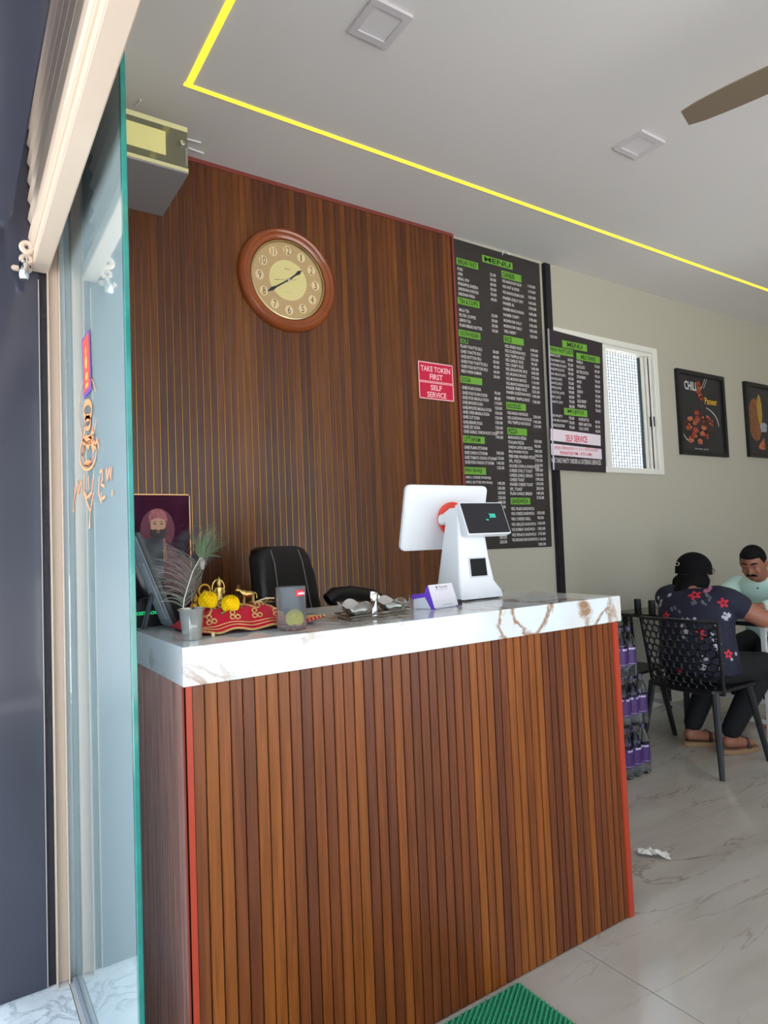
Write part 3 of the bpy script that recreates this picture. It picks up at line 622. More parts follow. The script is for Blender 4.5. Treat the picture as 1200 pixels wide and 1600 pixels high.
for mi in range(3):
    ch = MB()
    for k, s in enumerate(spots):
        if k % 3 == mi:
            c = pp(*s); disc(ch, (c.x, yp-.0003*(k % 3), c.z), XH, ZH, .040, .024, 9, .25, rnd)
    for k in range(26):
        if k % 3 == mi:
            a = rnd.uniform(0, 6.28); q = rnd.random()**.5; c = pp(1093+22*q*math.cos(a), 668+21*q*math.sin(a)); disc(ch, (c.x, yp-.0011-.0002*k, c.z), XH, ZH, .018, .012, 7, .3, rnd)
    if mi < 2:
        for k, s in enumerate(((1091, 600), (1093, 606), (1091, 612), (1094, 618), (1096, 622))):
            if k % 2 == mi: c = pp(*s); disc(ch, (c.x, yp-.0008, c.z), XH, ZH, .032, .026, 9, .2, rnd)
    tag(ch.build('food_print', mch[mi], t), kind='stuff')
tl = MB(); a = pp(1069.5, 608); text(tl, 'CHILLI', (a.x, yp, a.z), XH, ZH, .205, .075); a = pp(1086, 702); text(tl, 'Home Made  Special', (a.x, yp, a.z), XH, ZH, .2, .012); 
for q in (0, 3): tl.add([pp(1096+q, 607), pp(1101+q, 592), pp(1101.6+q, 592), pp(1096.6+q, 607)], [(0, 1, 2, 3)])
rim = [pp(1064.5+1.5*math.sin(k*.3), 664+k*3.2) for k in range(8)]
for k in range(12):
    a0 = math.radians(185-k*5.5); a1 = math.radians(185-(k+1)*5.5)
    f = lambda a, r: pp(1094+30*r*math.cos(a), 666+32*r*math.sin(a)+4*math.cos(a))
    tl.add([f(a0, .97), f(a0, 1), f(a1, 1), f(a1, .97)], [(0, 1, 2, 3)])
    a0 = math.radians(-72+k*5.5); a1 = math.radians(-72+(k+1)*5.5); tl.add([f(a0, .97), f(a0, 1), f(a1, 1), f(a1, .97)], [(0, 1, 2, 3)])
tag(tl.build('white_lettering', mat('poster_white', (208, 208, 204), .5), t), kind='stuff')
tl = MB(); a = pp(1101.5, 631.5); text(tl, 'Paneer', (a.x, yp, a.z), XH, ZH, .19, .06); tl.build('yellow_lettering', mat('poster_yellow', (212, 166, 50), .5), t)
t = poster(6.045, 6.75, 1.975, 2.668, 'black framed poster of a folded snack, the farther of the two')
b1 = MB(); c = pp(1180, 656); disc(b1, (c.x, yp, c.z), XH, ZH, .12, .2, 24, .03, rnd); b1.build('food_print', mat('snack_brown', (146, 92, 56), .5, var=.5, vscale=40), t)
b1 = MB(); c = pp(1184, 640); disc(b1, (c.x+.03, yp-.0006, c.z), XH, ZH, .045, .14, 18, .05, rnd); b1.build('food_print', mat('snack_yellow', (186, 150, 60), .5, var=.4, vscale=60), t)
b1 = MB(); c = pp(1170.5, 681); disc(b1, (c.x, yp-.0006, c.z), XH, ZH, .028, .022, 14); c = pp(1193, 668); disc(b1, (c.x, yp-.0002, c.z), XH, ZH, .07, .05, 14, .2, rnd); b1.build('sauce_print', mat('poster_grey_white', (150, 156, 160), .5), t)
b1 = MB(); c = pp(1190, 700); b1.add([pp(1185, 698), pp(1194, 684), pp(1196, 703), pp(1188, 702)], [(0, 1, 2, 3)]); b1.build('slice_print', mch[1], t)
# ------------------------------------------------------------------ executive chair behind the counter
ec = thing('office_chair', (1.22, 2.66, 0), 'high-backed black leather office chair behind the counter', 'chair')
def cushion(prof, widths, thick, M, n=10):
    'closed padded slab: prof = list of (y, z) centre line, widths = half widths, rounded'
    rings = []
    for (y, z), w in zip(prof, widths):
        ring = []
        for k in range(20):
            a = 2*math.pi*k/20; cx = math.cos(a); sx = math.sin(a)
            X = w*(abs(cx)**.35)*(1 if cx > 0 else -1); T = thick*(abs(sx)**.6)*(1 if sx > 0 else -1)
            ring.append((X, y+T+.10*(abs(X)/.25)**2*-.35, z))
        rings.append(ring)
    return MB().rings(rings).xf(M)
# back faces the counter: seat is on the far side, turned a little towards the till
Mc = Matrix.Translation((1.212, 2.66, 0)) @ Matrix.Rotation(math.radians(20), 4, 'Z')
prof = [(-.02, .66), (-.03, .76), (-.035, .9), (-.02, 1.05), (.0, 1.18), (.02, 1.27), (.03, 1.305), (.035, 1.318)]
bk = cushion(prof, [.17, .18, .182, .18, .172, .158, .135, .09], .05, Mc).build('backrest', m_blackleather, ec, smooth=True)
for sx in (-1, 1):
    MB().tube([Mc @ Vector((sx*(.095-.012*t), -.0935+.055*t+.010*max(0, t-.85)/.15, 1.0+.29*t)) for t in (-.1, .1, .3, .5, .7, .85, .92, 1.0, 1.04)], .002, 6).build('stitched_seam', m_stitch, ec)
cushion([(-.02+.02, .47), (.0, .50), (0, .55), (0, .57)], [.22, .25, .25, .22], .235, Matrix.Translation((1.26, 2.86-.03, 0))).build('seat', m_blackleather, ec, smooth=True)
for sx, L in ((-1, -.25),):
    pts = [Mc @ Vector((L, -.03, .98)), Mc @ Vector((L+.01, .03, 1.075)), Mc @ Vector((L+.015, .16, 1.095)), Mc @ Vector((L+.01, .26, 1.07))]
    a = MB(); a.tube(pts, [.022, .034, .036, .024], 12); a.build('armrest', m_blackleather, ec, smooth=True)
    MB().tube([pts[0]+Vector((0, 0, 0)), Mc @ Vector((L*.95, .0, .75)), Mc @ Vector((L*.8, .12, .50))], .016, 8).build('arm_bracket', m_chrome, ec, smooth=True)
MB().tube([(1.26, 2.83, .47), (1.26, 2.83, .10)], .03, 12).build('gas_lift', m_chrome, ec, smooth=True)
for k in range(5):
    a = math.radians(72*k+20); e = Vector((1.26+.30*math.cos(a)*.75, 2.80+.26*math.sin(a)*.75, .065))
    MB().tube([(1.26, 2.83-.02, .11), e], [.022, .014], 8).build('base_arm', m_black, ec, smooth=True)
    MB().lathe([(.028, -.012), (.028, .012)], (e.x, e.y, .0285), 14, axis='x').build('castor', m_black, ec, smooth=True)
# second arm pad seen over the counter edge, right of the chair
pts = [P(512, 938, 1, 2.52), P(522, 930, 1, 2.52), P(545, 927, 1, 2.55), P(580, 930, 1, 2.58), P(606, 940, 1, 2.62)]
MB().tube(pts, [.03, .034, .034, .03, .02], 12).build('armrest', m_blackleather, ec, smooth=True)
MB().tube([pts[1]+Vector((0, 0, -.02)), Vector((1.43, 2.62, .75)), Vector((1.38, 2.72, .50))], .016, 8).build('arm_bracket', m_chrome, ec, smooth=True)

# ------------------------------------------------------------------ things on the counter
T = CZ
# portrait picture on the counter
t = thing('portrait_picture', (.5, 2.06, T), 'maroon framed portrait of a bearded man in a turban standing on the counter', 'picture')
yq = 2.06; gx0, gx1, gz0, gz1 = .40, P(297, 773, 1, yq).x, T+.0005, P(280, 772, 1, yq).z
mgold = mat('thin_gold_frame', (186, 140, 92), .35, .7)
MB().box(gx0, gx1, yq, yq+.012, gz0, gz1).build('frame', mgold, t, bevel=.004)
def pq(px, py, e=0): return P(px, py, 1, yq-.0008-e*.0005)
p = MB(); quad(p, (gx0+.004, yq-.0006, gz0+.004), XH, ZH, gx1-gx0-.008, gz1-gz0-.008); p.build('print', mat('maroon_print', (66, 24, 46), .75, spec=.1, var=.5, vscale=14), t)
def shape(name, pts, m, e): MB().add([pq(x, y, e) for x, y in pts], [tuple(range(len(pts)))]).build(name, m, t)
el = lambda cx, cy, rx, ry, n=20: [(cx+rx*math.cos(6.2832*k/n), cy+ry*math.sin(6.2832*k/n)) for k in range(n)]
shape('glow_print', el(246, 828, 27, 34), mat('crimson_glow_print', (92, 30, 52), .6), 0.4)
shape('robe_print', [(214, 925), (218, 880), (228, 858), (240, 846), (256, 846), (274, 856), (292, 870), (301, 890), (303, 925)], mat('robe_print', (112, 72, 76), .5, var=.5, vscale=60), 1)
shape('neck_print', [(237, 838), (257, 838), (262, 872), (248, 886), (234, 872)], mat('neck_print', (134, 98, 84), .5), 2)
shape('face_print', el(247, 820, 12, 17), mat('skin_print', (176, 130, 102), .5), 3)
shape('beard_print', [(234.5, 826), (238, 828), (243, 827), (247, 829), (252, 827), (256, 827), (259.5, 823), (258, 838), (253, 845), (247, 847), (241, 844), (236, 837)], mat('beard_print', (42, 28, 28), .6), 4)
shape('turban_print', [(233, 818), (232, 806), (236, 798), (244, 795), (252, 796), (259, 802), (262, 812), (260, 820), (257, 812), (247, 809), (238, 812)], mat('turban_print', (168, 84, 88), .5, var=.5, vscale=90), 5)
for x in (242, 252.5):
    shape('eye_print', el(x, 818.5, 2.3, 1), MATS['beard_print'], 6); shape('brow_print', [(x-3.5, 815.8), (x, 814.2), (x+3.5, 815.4), (x, 815.4)], MATS['beard_print'], 6)
shape('lip_print', el(247.5, 831.5, 3, 1), mat('lip_print', (150, 84, 76), .5), 6)
b = MB()
for q in range(3):
    pts = [(232+q*2, 850+q*3), (237+q*2, 870+q*5), (246, 880+q*8), (255-q*2, 866+q*6), (260-q*1.5, 850+q*3)]
    for u, v in zip(pts, pts[1:]):
        a_, b_ = pq(*u, 6), pq(*v, 6); b.add([a_, b_, b_+Vector((0, 0, .002)), a_+Vector((0, 0, .002))], [(0, 1, 2, 3)])
b.build('necklace_print', mat('bead_print', (190, 160, 140), .5), t)

# photo frame seen from behind
t = thing('photo_frame', (.5, 1.9, T), 'grey photo frame leaning on its black strut, seen from behind', 'picture frame')
ang = math.atan2(.10, .265); Mf = Matrix.Translation((.522, 1.855, T+.0015)) @ Matrix.Rotation(-ang, 4, 'Y') @ Matrix.Rotation(math.radians(0), 4, 'Z')
fh = P(222, 833, 1, 1.855); H_ = .287
MB().box(0, .012, 0, .135, 0, H_).xf(Mf).build('frame', mat('dark_grey_frame', (50, 54, 56), .4), t, bevel=.002)
MB().box(-.0035, -.0003, .008, .127, .008, H_-.008).xf(Mf).build('backing_board', mat('grey_board', (150, 154, 162), .6), t)
MB().box(-.0075, -.0038, .03, .08, .03, .20).xf(Mf).build('strut_plate', mat('light_grey_board', (170, 174, 180), .5), t)
for z in (.215, .26): MB().torus((-.006, .095, z), .007, .0012, 12, 5, (0, 1, 0), (0, 0, 1)).xf(Mf).build('hanging_ring', m_steel, t)
a = Mf @ Vector((-.008, .055, .11)); 
MB().tube([a, Vector((.452, 1.905, T+.004))], .0042, 6).build('strut', mat('slate_plastic', (58, 66, 78), .4), t)
MB().tube([a+Vector((0, .012, -.0)), Vector((.448, 1.925, T+.004))], .0035, 6).build('strut', MATS['slate_plastic'], t)

# small printer with green lights at the far left
t = thing('ticket_printer', (.52, 2.02, T), 'black ticket printer with a green lit text line behind the photo frame', 'printer')
q = [(.4345, 2.0), (.60, 2.0), (.60, 2.044), (.4345, 2.044)]
MB().hexa([(x, y, T+.0005) for x, y in q], [(x*.9+.05, y, T+.075) for x, y in q]).build('body', m_black, t, bevel=.003)
g = MB(); text(g, 'TICKET MACHINE', (.4445, 1.9988, T+.036), XH, ZH, .075, .010); tag(g.build('green_display', mat('green_led', (40, 220, 130), .5, emit=.5), t), kind='stuff')
MB().box(.46, .58, 2.008, 2.038, T+.0755, T+.083).build('paper_lid', mat('printer_lid', (34, 34, 38), .3), t, bevel=.002)
t = thing('monitor', (.46, 1.97, T), 'dark slim monitor standing behind the photo frame', 'monitor')
MB().box(.437, .545, 2.048, 2.056, T+.085, T+.26).build('screen', mat('dark_screen', (24, 24, 32), .15), t, bevel=.002)
MB().hexa([(.46, 2.0465, T+.0005), (.53, 2.0465, T+.0005), (.53, 2.056, T+.0005), (.46, 2.056, T+.0005)], [(.48, 2.048, T+.0845), (.51, 2.048, T+.0845), (.51, 2.056, T+.0845), (.48, 2.056, T+.0845)]).build('stand', m_black, t)

# steel cup and peacock feather
c = Vector((.492, 1.608, T))
cup = thing('steel_cup', c, 'small steel cup holding the peacock feather at the counter corner', 'cup')
prof = [(.0, .0008), (.0215, .0008), (.0225, .004), (.026, .035), (.0305, .070), (.034, .0735), (.0345, .0755), (.0325, .076), (.029, .070), (.0245, .035), (.021, .007), (0, .006)]
MB().lathe(prof, c, 32, cap=False).build('body', mat('polished_steel', (210, 206, 200), .12, 1), cup, smooth=True)
MB().lathe([(.0, .068), (.0285, .068)], c, 20, cap=False).build('grain', mat('rice_grain', (196, 176, 140), .8, bump=.6, bscale=300), cup)
pf = thing('peacock_feather', c+Vector((0, 0, .0685)), 'peacock feather with green and pale eye standing in the steel cup', 'feather')
def FP(px, py, k=0): return P(px, py, 1, 1.605+k)
stem = [FP(286, 951), FP(288, 935), FP(294, 915), FP(301, 893), FP(312, 873)]
MB().tube(stem+[FP(318, 862)], [.0014, .0013, .0012, .001, .0008, .0006], 6).build('quill', mat('feather_quill', (206, 200, 190), .5), pf)
rnd = random.Random(5); bb = MB(); bg_ = MB()
def bez(a, b, c_, n=7): return [a*(1-t)**2+b*2*t*(1-t)+c_*t*t for t in [i/n for i in range(n+1)]]
sv = [Vector(v) for v in stem]
def spt(t):
    i = min(int(t*(len(sv)-1)), len(sv)-2); f = t*(len(sv)-1)-i; return sv[i].lerp(sv[i+1], f)
for k in range(64):
    tt = .02+.9*k/64; a = spt(tt); side = -1 if k % 2 else 1
    L = (.058+.02*math.sin(tt*3.1))*rnd.uniform(.75, 1.15); upv = Vector((0, 0, 1))
    if side < 0: e = a+Vector((-L*.95, rnd.uniform(-.02, .02), L*(.15+.7*tt)*rnd.uniform(.4, 1.3))); mdl = a.lerp(e, .5)+Vector((.0, 0, .018+.01*rnd.random()))
    else: e = a+Vector((L*.62, rnd.uniform(-.02, .02), L*(.75+.35*tt)*rnd.uniform(.8, 1.2))); mdl = a.lerp(e, .5)+Vector((.012, 0, -.006))
    bb.tube(bez(a, mdl, e), [.0006, .0006, .0006, .0005, .0005, .0004, .0004, .0003], 3)
tip = spt(1.0)
for k in range(90):
    an = math.radians(rnd.uniform(-10, 125)); L = rnd.uniform(.03, .085)*(1 if 25 < math.degrees(an) < 95 else .7)
    a = tip + Vector((.012*rnd.random(), rnd.uniform(-.004, .004), .016*rnd.random())); e = a+Vector((math.cos(an)*L*.9, rnd.uniform(-.008, .008), math.sin(an)*L)); mdl = a.lerp(e, .5)+Vector((-.006, 0, .004))
    bg_.tube(bez(a, mdl, e, 4), [.0008, .0008, .0007, .0005, .0003], 3)
tag(bb.build('barbs', mat('grey_green_barb', (126, 128, 114), .7), pf), kind='stuff'); tag(bg_.build('green_barbs', mat('green_barb', (104, 122, 88), .6), pf), kind='stuff')
ey = MB(); ey.ball(FP(316, 880, -.001), (.006, .003, .016), 12, 8); ey.build('eye', mat('feather_eye', (190, 168, 160), .5), pf, smooth=True)

# crimson velvet altar cushion
cl = thing('altar_cloth', (.68, 1.78, T), 'crimson velvet altar cloth with gold embroidery under the small brass figures', 'cloth')
A0, A1, A2, A3 = P(300, 985, 2, T), P(478, 976, 2, T), P(436, 948, 2, T+.03), P(312, 952, 2, T+.03)
A0 = Vector((.512, 1.640)); A1 = Vector((.800, 1.640)); A2 = Vector((.80, 1.88)); A3 = Vector((.52, 1.88))
NX, NY = 40, 26; vs = []; fs_ = []; rnd = random.Random(2)
def cloth_z(u, v):
    e = min(u, 1-u)*4.2; e2 = v*3.2; e3 = (1-v)*6
    h = .050*min(1, max(0, e))**.7*min(1, max(0, e2))**.8*min(1, max(0, e3))**.5
    return h
def cloth_pt(u, v, off=0):
    x = A0.x+(A1.x-A0.x)*u; y = A0.y+(A2.y-A0.y)*v
    h = cloth_z(u, v)
    wave = .005*math.sin(u*26)*(1-v)**2
    if u > .84 and v < .35: x += .085*(u-.84)/.16*(1-v/.35); y += .02*(u-.84)/.16; h += .006*(u-.84)/.16
    if u < .1 and v < .3: x -= .012*(1-u/.1)
    lift = .009+.004*math.sin(u*19+1)*max(0, 1-v*5)
    return Vector((x, y+wave-.012*math.sin(math.pi*u)*(1-v), T+lift+h+off))
for j in range(NY+1):
    for i in range(NX+1): vs.append(cloth_pt(i/NX, j/NY))
for j in range(NY):
    for i in range(NX): fs_.append((j*(NX+1)+i, j*(NX+1)+i+1, (j+1)*(NX+1)+i+1, (j+1)*(NX+1)+i))
body = MB().add(vs, fs_).build('velvet', m_redcloth, cl, smooth=True)
sm = body.modifiers.new('thick', 'SOLIDIFY'); sm.thickness = .004
MB().box(.53, .785, 1.665, 1.865, T+.0005, T+.008).build('low_stand', mat('dark_stand', (70, 18, 24), .6), cl)
em = MB()
for k in range(60):
    u = k/59; em.ball(cloth_pt(u, 0, .001), .0034, 6, 4)
for r_ in (.0, .018): em.tube([cloth_pt(u/50, .03+r_*2, .003) for u in range(51)], .0016, 5)
for s in range(4):
    em.tube([cloth_pt(.06+s*.235+.22*q/12, .52-.26*math.sin(math.pi*q/12), .003) for q in range(13)], .0028, 5)
for s in range(9):
    u = .06+s*.108; v = .17 if s % 2 else .42
    for d in ((0, .05), (-.022, -.03), (.022, -.03)):
        cpt = cloth_pt(min(max(u+d[0], 0), 1), v+d[1], .003); em.torus(cpt, .0062, .0022, 10, 5, (1, 0, 0), (0, .5, .85))
for s in range(7):
    u = .1+s*.13; em.tube([cloth_pt(u+.03*math.cos(q), .66+.1*math.sin(q*1.0), .003) for q in [i*.7 for i in range(9)]], .0018, 5)
tag(em.build('gold_embroidery', m_goldthread, cl, smooth=True), kind='stuff')
MB().lathe([(.0045, 0), (.0045, .010), (.003, .011)], (.546, 1.615, T+.0005), 12).build('stand_foot', mat('cream_foot', (226, 206, 160), .4), cl, smooth=True)

def CT(px, py, y):  # a point at plane y seen at pixel
    return P(px, py, 1, y)
# brass tray, deity figures, cow
def at_cloth(px, y): 
    p = P(px, 940, 1, y); return Vector((p.x, y, T+.009+cloth_z(min(max((p.x-A0.x)/(A1.x-A0.x), 0), 1), min(max((y-A0.y)/(A2.y-A0.y), 0), 1))+.0035))
b = at_cloth(343, 1.77)
dg_ = thing('deity_figure', b, 'small gold standing figure with pointed crown between two marigolds', 'figurine')
f = MB(); f.lathe([(.017, 0), (.018, .006), (.013, .010), (.010, .013)], b, 20); f.build('pedestal', m_gold, dg_, smooth=True)
f = MB(); f.lathe([(.0095, .0125), (.012, .022), (.0085, .034), (.0105, .044), (.0095, .050), (.004, .053)], b, 18, squash=.75); f.build('torso', m_gold, dg_, smooth=True)
f = MB(); f.ball(b+Vector((0, 0, .0585)), (.0062, .0062, .0075), 12, 8); f.lathe([(.0068, .061), (.0055, .068), (.0025, .074), (.0008, .080)], b, 14); f.build('crowned_head', m_gold, dg_, smooth=True)
f = MB()
for s in (-1, 1): f.tube([b+Vector((s*.009, 0, .048)), b+Vector((s*.0145, -.002, .038)), b+Vector((s*.009, -.008, .032))], [.0032, .0028, .0022], 8)
f.build('arms', m_gold, dg_, smooth=True)
f = MB(); f.torus(b+Vector((0, .008, .050)), .017, .0016, 20, 6, (1, 0, 0), (0, 0, 1), 1.3); f.build('halo', m_gold, dg_, smooth=True)
b = at_cloth(306, 1.76)
t = thing('deity_figure', b, 'small seated golden-brown figure at the left end of the altar cloth', 'figurine')
mb_ = mat('amber_brass', (196, 146, 60), .3, .9, bump=.4, bscale=150)
f = MB(); f.lathe([(.015, 0), (.016, .008), (.010, .014)], b, 16); f.build('pedestal', mb_, t, smooth=True)
f = MB(); f.ball(b+Vector((0, 0, .022)), (.012, .010, .012)); f.ball(b+Vector((0, -.002, .039)), .0078)
for s in (-1, 1): f.tube([b+Vector((s*.010, 0, .028)), b+Vector((s*.017, -.003, .020)), b+Vector((s*.008, -.011, .017))], .003, 7)
f.build('seated_body', mb_, t, smooth=True); f = MB(); f.lathe([(.008, .044), (.004, .050), (.001, .056)], b, 12); f.build('crown', mb_, t, smooth=True)
b = at_cloth(320, 1.83)
t = thing('deity_figure', b, 'golden arched figure half hidden behind the left marigold', 'figurine')
f = MB(); f.torus(b+Vector((0, 0, .040)), .016, .0035, 20, 7, (1, 0, 0), (0, 0, 1), 1.1); f.build('arch', mb_, t, smooth=True)
f = MB(); f.lathe([(.016, 0), (.016, .012), (.009, .02)], b, 16); f.ball(b+Vector((0, 0, .032)), (.009, .008, .013)); f.build('seated_body', mb_, t, smooth=True)
# brass dish behind the figures
b = at_cloth(362, 1.82)
t = thing('brass_dish', b, 'low brown brass dish behind the right marigold', 'dish')
MB().lathe([(.022, .0), (.030, .006), (.036, .022), (.0345, .022), (.028, .007), (.0, .004)], b, 28, cap=False).build('bowl', mat('dark_brass', (120, 92, 64), .35, .8), t, smooth=True)
# flower heads
def marigold(px, y, dz, r, label, name='marigold', mm=None, px_only=None):
    b = px_only or at_cloth(px, y); c = b+Vector((0, 0, dz)); o = thing(name, c-Vector((0, 0, r*.7)), label, 'flower', 'marigold heads')
    f = MB(); rnd = random.Random(int(px)); f.ball(c, r*.78, 12, 8)
    for k in range(130):
        zz = 1-1.75*k/130; a = k*2.39996; q = math.sqrt(max(0, 1-zz*zz)); n = Vector((q*math.cos(a), q*math.sin(a), zz)); t1 = n.orthogonal().normalized(); t2 = n.cross(t1)
        p0 = c+n*r*.68; w_ = r*.17
        for s in (-1, 1):
            f.add([p0-t1*w_, p0+n*r*.36-t1*w_*1.2+t2*w_*s, p0+n*r*.42+t1*w_*.2+t2*w_*s*1.3, p0+t1*w_], [(0, 1, 2, 3)])
    f.build('petals', mm or m_yellow, o); return o
marigold(325, 1.735, .022, .0235, 'yellow marigold head, the left one on the altar cloth')
marigold(360, 1.70, .016, .0225, 'yellow marigold head, the middle one on the altar cloth front')
g_ = at_cloth(351, 1.69); MB().tube([g_+Vector((0, 0, .004)), g_+Vector((-.012, -.004, .0))], .003, 6).build('calyx', mat('leaf_green', (90, 130, 50), .6), bpy.data.objects['marigold.001'])
# cow figure with calf
b = at_cloth(388, 1.80)
t = thing('cow_figurine', b, 'small engraved brass cow standing behind the altar cloth', 'figurine')
f = MB(); f.ball(b+Vector((0, 0, .024)), (.021, .009, .0095), 16, 10); f.ball(b+Vector((-.013, 0, .027)), (.011, .008, .010)); f.build('body', m_gold, t, smooth=True)
f = MB(); f.tube([b+Vector((-.018, 0, .029)), b+Vector((-.027, 0, .037))], [.007, .005], 10); f.ball(b+Vector((-.030, 0, .037)), (.0085, .005, .0055)); f.build('head', m_gold, t, smooth=True)
for s in (-1, 1): MB().tube([b+Vector((-.027, s*.004, .041)), b+Vector((-.029, s*.009, .047)), b+Vector((-.026, s*.006, .052))], [.0018, .0014, .0006], 6).build('horn', m_gold, t, smooth=True)
for dx in (-.014, .014):
    for s in (-1, 1): MB().tube([b+Vector((dx, s*.005, .019)), b+Vector((dx+.001, s*.005, .010)), b+Vector((dx, s*.005, 0))], [.0038, .0024, .003], 8).build('leg', m_gold, t, smooth=True)
MB().tube([b+Vector((.020, 0, .028)), b+Vector((.026, 0, .022)), b+Vector((.026, 0, .010))], [.002, .0014, .002], 6).build('tail', m_gold, t, smooth=True)
b = at_cloth(410, 1.84)
t = thing('brass_lamp', b, 'little brass leaf lamp right of the brass cow', 'oil lamp')
f = MB(); f.lathe([(.010, 0), (.004, .004), (.004, .012), (.012, .018), (.013, .020), (.0, .016)], b, 16, cap=False); f.build('bowl', m_gold, t, smooth=True)
for s in range(3): MB().prism([b+Vector((.004+.01*s, 0, .018)), b+Vector((.014+.012*s, -.002, .026-.004*s)), b+Vector((.022+.01*s, 0, .018+.010*(s == 0))), b+Vector((.012+.01*s, .002, .016))], (0, .002, 0)).build('leaf', m_gold, t)
b = at_cloth(404, 1.745)
o = MB().tube([b+Vector((-.015, 0, .003)), b+Vector((.025, .004, .012)), b+Vector((.05, .005, .010))], .0022, 6).build('incense_stick', mat('pale_stick', (214, 186, 150), .6), None, loc=b)
tag(o, 'pale incense stick lying on the altar cloth near the tumbler', 'incense stick')
# smoke wisps
sm_ = MB(); c = P(300, 862, 1, 1.86)
sm_.box(c.x-.075, c.x+.075, 1.80, 1.92, c.z-.05, c.z+.075)
so = sm_.build('smoke', MATS.setdefault('smoke_volume', bpy.data.materials.new('smoke_volume')), None, loc=c)
tag(so, 'thin wisps of incense smoke in front of the portrait', 'smoke', kind='stuff')
mS = MATS['smoke_volume']; mS.use_nodes = True; nt = mS.node_tree; nt.nodes.clear(); out = nt.nodes.new('ShaderNodeOutputMaterial'); pv = nt.nodes.new('ShaderNodeVolumePrincipled')
tc = nt.nodes.new('ShaderNodeTexCoord'); nz = nt.nodes.new('ShaderNodeTexNoise'); nz.inputs['Scale'].default_value = 17; nz.inputs['Detail'].default_value = 6; nz.inputs['Distortion'].default_value = 2.4
rp = nt.nodes.new('ShaderNodeValToRGB'); rp.color_ramp.elements[0].position = .54; rp.color_ramp.elements[1].position = .72
gr = nt.nodes.new('ShaderNodeTexGradient'); gr.gradient_type = 'SPHERICAL'; mp = nt.nodes.new('ShaderNodeMapping'); mp.inputs['Scale'].default_value = (13.5, 16, 13); mp.inputs['Location'].default_value = (0, 0, -.15)
mu = nt.nodes.new('ShaderNodeMath'); mu.operation = 'MULTIPLY'; m2_ = nt.nodes.new('ShaderNodeMath'); m2_.operation = 'MULTIPLY'; m2_.inputs[1].default_value = 260
L = nt.links.new; L(tc.outputs['Object'], nz.inputs['Vector']); L(nz.outputs['Fac'], rp.inputs[0]); L(tc.outputs['Object'], mp.inputs['Vector']); L(mp.outputs[0], gr.inputs[0])
L(rp.outputs[0], mu.inputs[0]); L(gr.outputs['Fac'], mu.inputs[1]); L(mu.outputs[0], m2_.inputs[0]); L(m2_.outputs[0], pv.inputs['Density']); pv.inputs['Color'].default_value = (.95, .95, 1, 1); L(pv.outputs[0], out.inputs['Volume'])

# clear tumbler with a flower inside
b = Vector((.757, 1.600, T))
tm = thing('plastic_tumbler', b, 'clear plastic tumbler with red sticker and a yellow flower inside', 'tumbler')
r_ = .0385; hh = .112
b = Vector((.746, 1.583, T))
MB().lathe([(0, .001), (r_-.002, .001), (r_, .004), (r_+.001, hh), (r_-.001, hh), (r_-.002, .006), (0, .006)], b, 36, cap=False).build('wall', mat('clear_plastic', (226, 230, 234), .06, trans=.93, ior=1.12), tm, smooth=True)
s = MB(); pts = []
for k in range(7):
    a = math.radians(-90-6+k*6.5); pts.append((b.x+(r_+.0018)*math.cos(a), b.y+(r_+.0018)*math.sin(a)))
for z0, z1, nm, mm, dr_ in ((.088, .104, 'sticker', mat('red_sticker', (214, 30, 56), .4), 0),):
    for (x0_, y0_), (x1_, y1_) in zip(pts, pts[1:]): s.add([(x0_, y0_, b.z+z0), (x1_, y1_, b.z+z0), (x1_, y1_, b.z+z1), (x0_, y0_, b.z+z1)], [(0, 1, 2, 3)])
    s.build(nm, mm, tm)
s = MB(); text(s, 'cello', (pts[1][0], b.y-r_-.003, b.z+.092), XH, ZH, .019, .008); s.build('sticker_lettering', mat('white_ink', (240, 240, 240), .5), tm)
marigold(461, 1.60, 0, .0215, 'yellow-green flower head inside the clear tumbler', mm=mat('yellow_green_petals', (226, 216, 40), .7), px_only=b+Vector((.008, -.002, .030)))

# steel mouth-freshener tray with wavy bowls
b = P(585, 965, 2, T); b = Vector((1.085, 1.70, T))
tr = thing('steel_tray', b, 'shiny steel serving tray with wavy bowls and a leaf handle on the counter', 'tray')
q0 = [P(527, 966, 2, T), P(553, 974, 2, T), P(646, 958, 2, T), P(628, 948, 2, T)]
q0 = [Vector((.965, 1.735, 0)), Vector((.935, 1.60, 0)), Vector((1.180, 1.655, 0)), Vector((1.215, 1.775, 0))]
zz = T+.001
MB().hexa([(p.x, p.y, zz) for p in q0], [(p.x, p.y, zz+.006) for p in q0]).build('base_tray', m_steel, tr, bevel=.002)
cen = sum(q0, Vector())/4
rimp = [cen+(p-cen)*1.04 for p in q0]
MB().tube([(p.x, p.y, zz+.012) for p in rimp+[rimp[0]]], .0028, 6, cap=False).build('rim', m_steel, tr, smooth=True)
for k, cx in enumerate((-.068, .068)):
    cc_ = Vector((cen.x+cx, cen.y+cx*.12, zz+.0065)); rings = []
    for r, h in ((.016, 0), (.03, .004), (.044, .018), (.057, .034), (.0555, .035), (.043, .020), (.028, .006), (.004, .0045)):
        rings.append([(cc_.x+r*math.cos(a)*(1+.07*math.cos(4*a)*r/.05)*1.02, cc_.y+r*math.sin(a)*(1+.07*math.cos(4*a)*r/.05), cc_.z+h+.010*math.cos(4*a+.6)*(r/.055)**2) for a in [2*math.pi*j/48 for j in range(48)]])
    MB().rings(rings, cap=False).build('wavy_bowl', m_chrome, tr, smooth=True)
h0 = Vector((cen.x, cen.y, zz+.006))
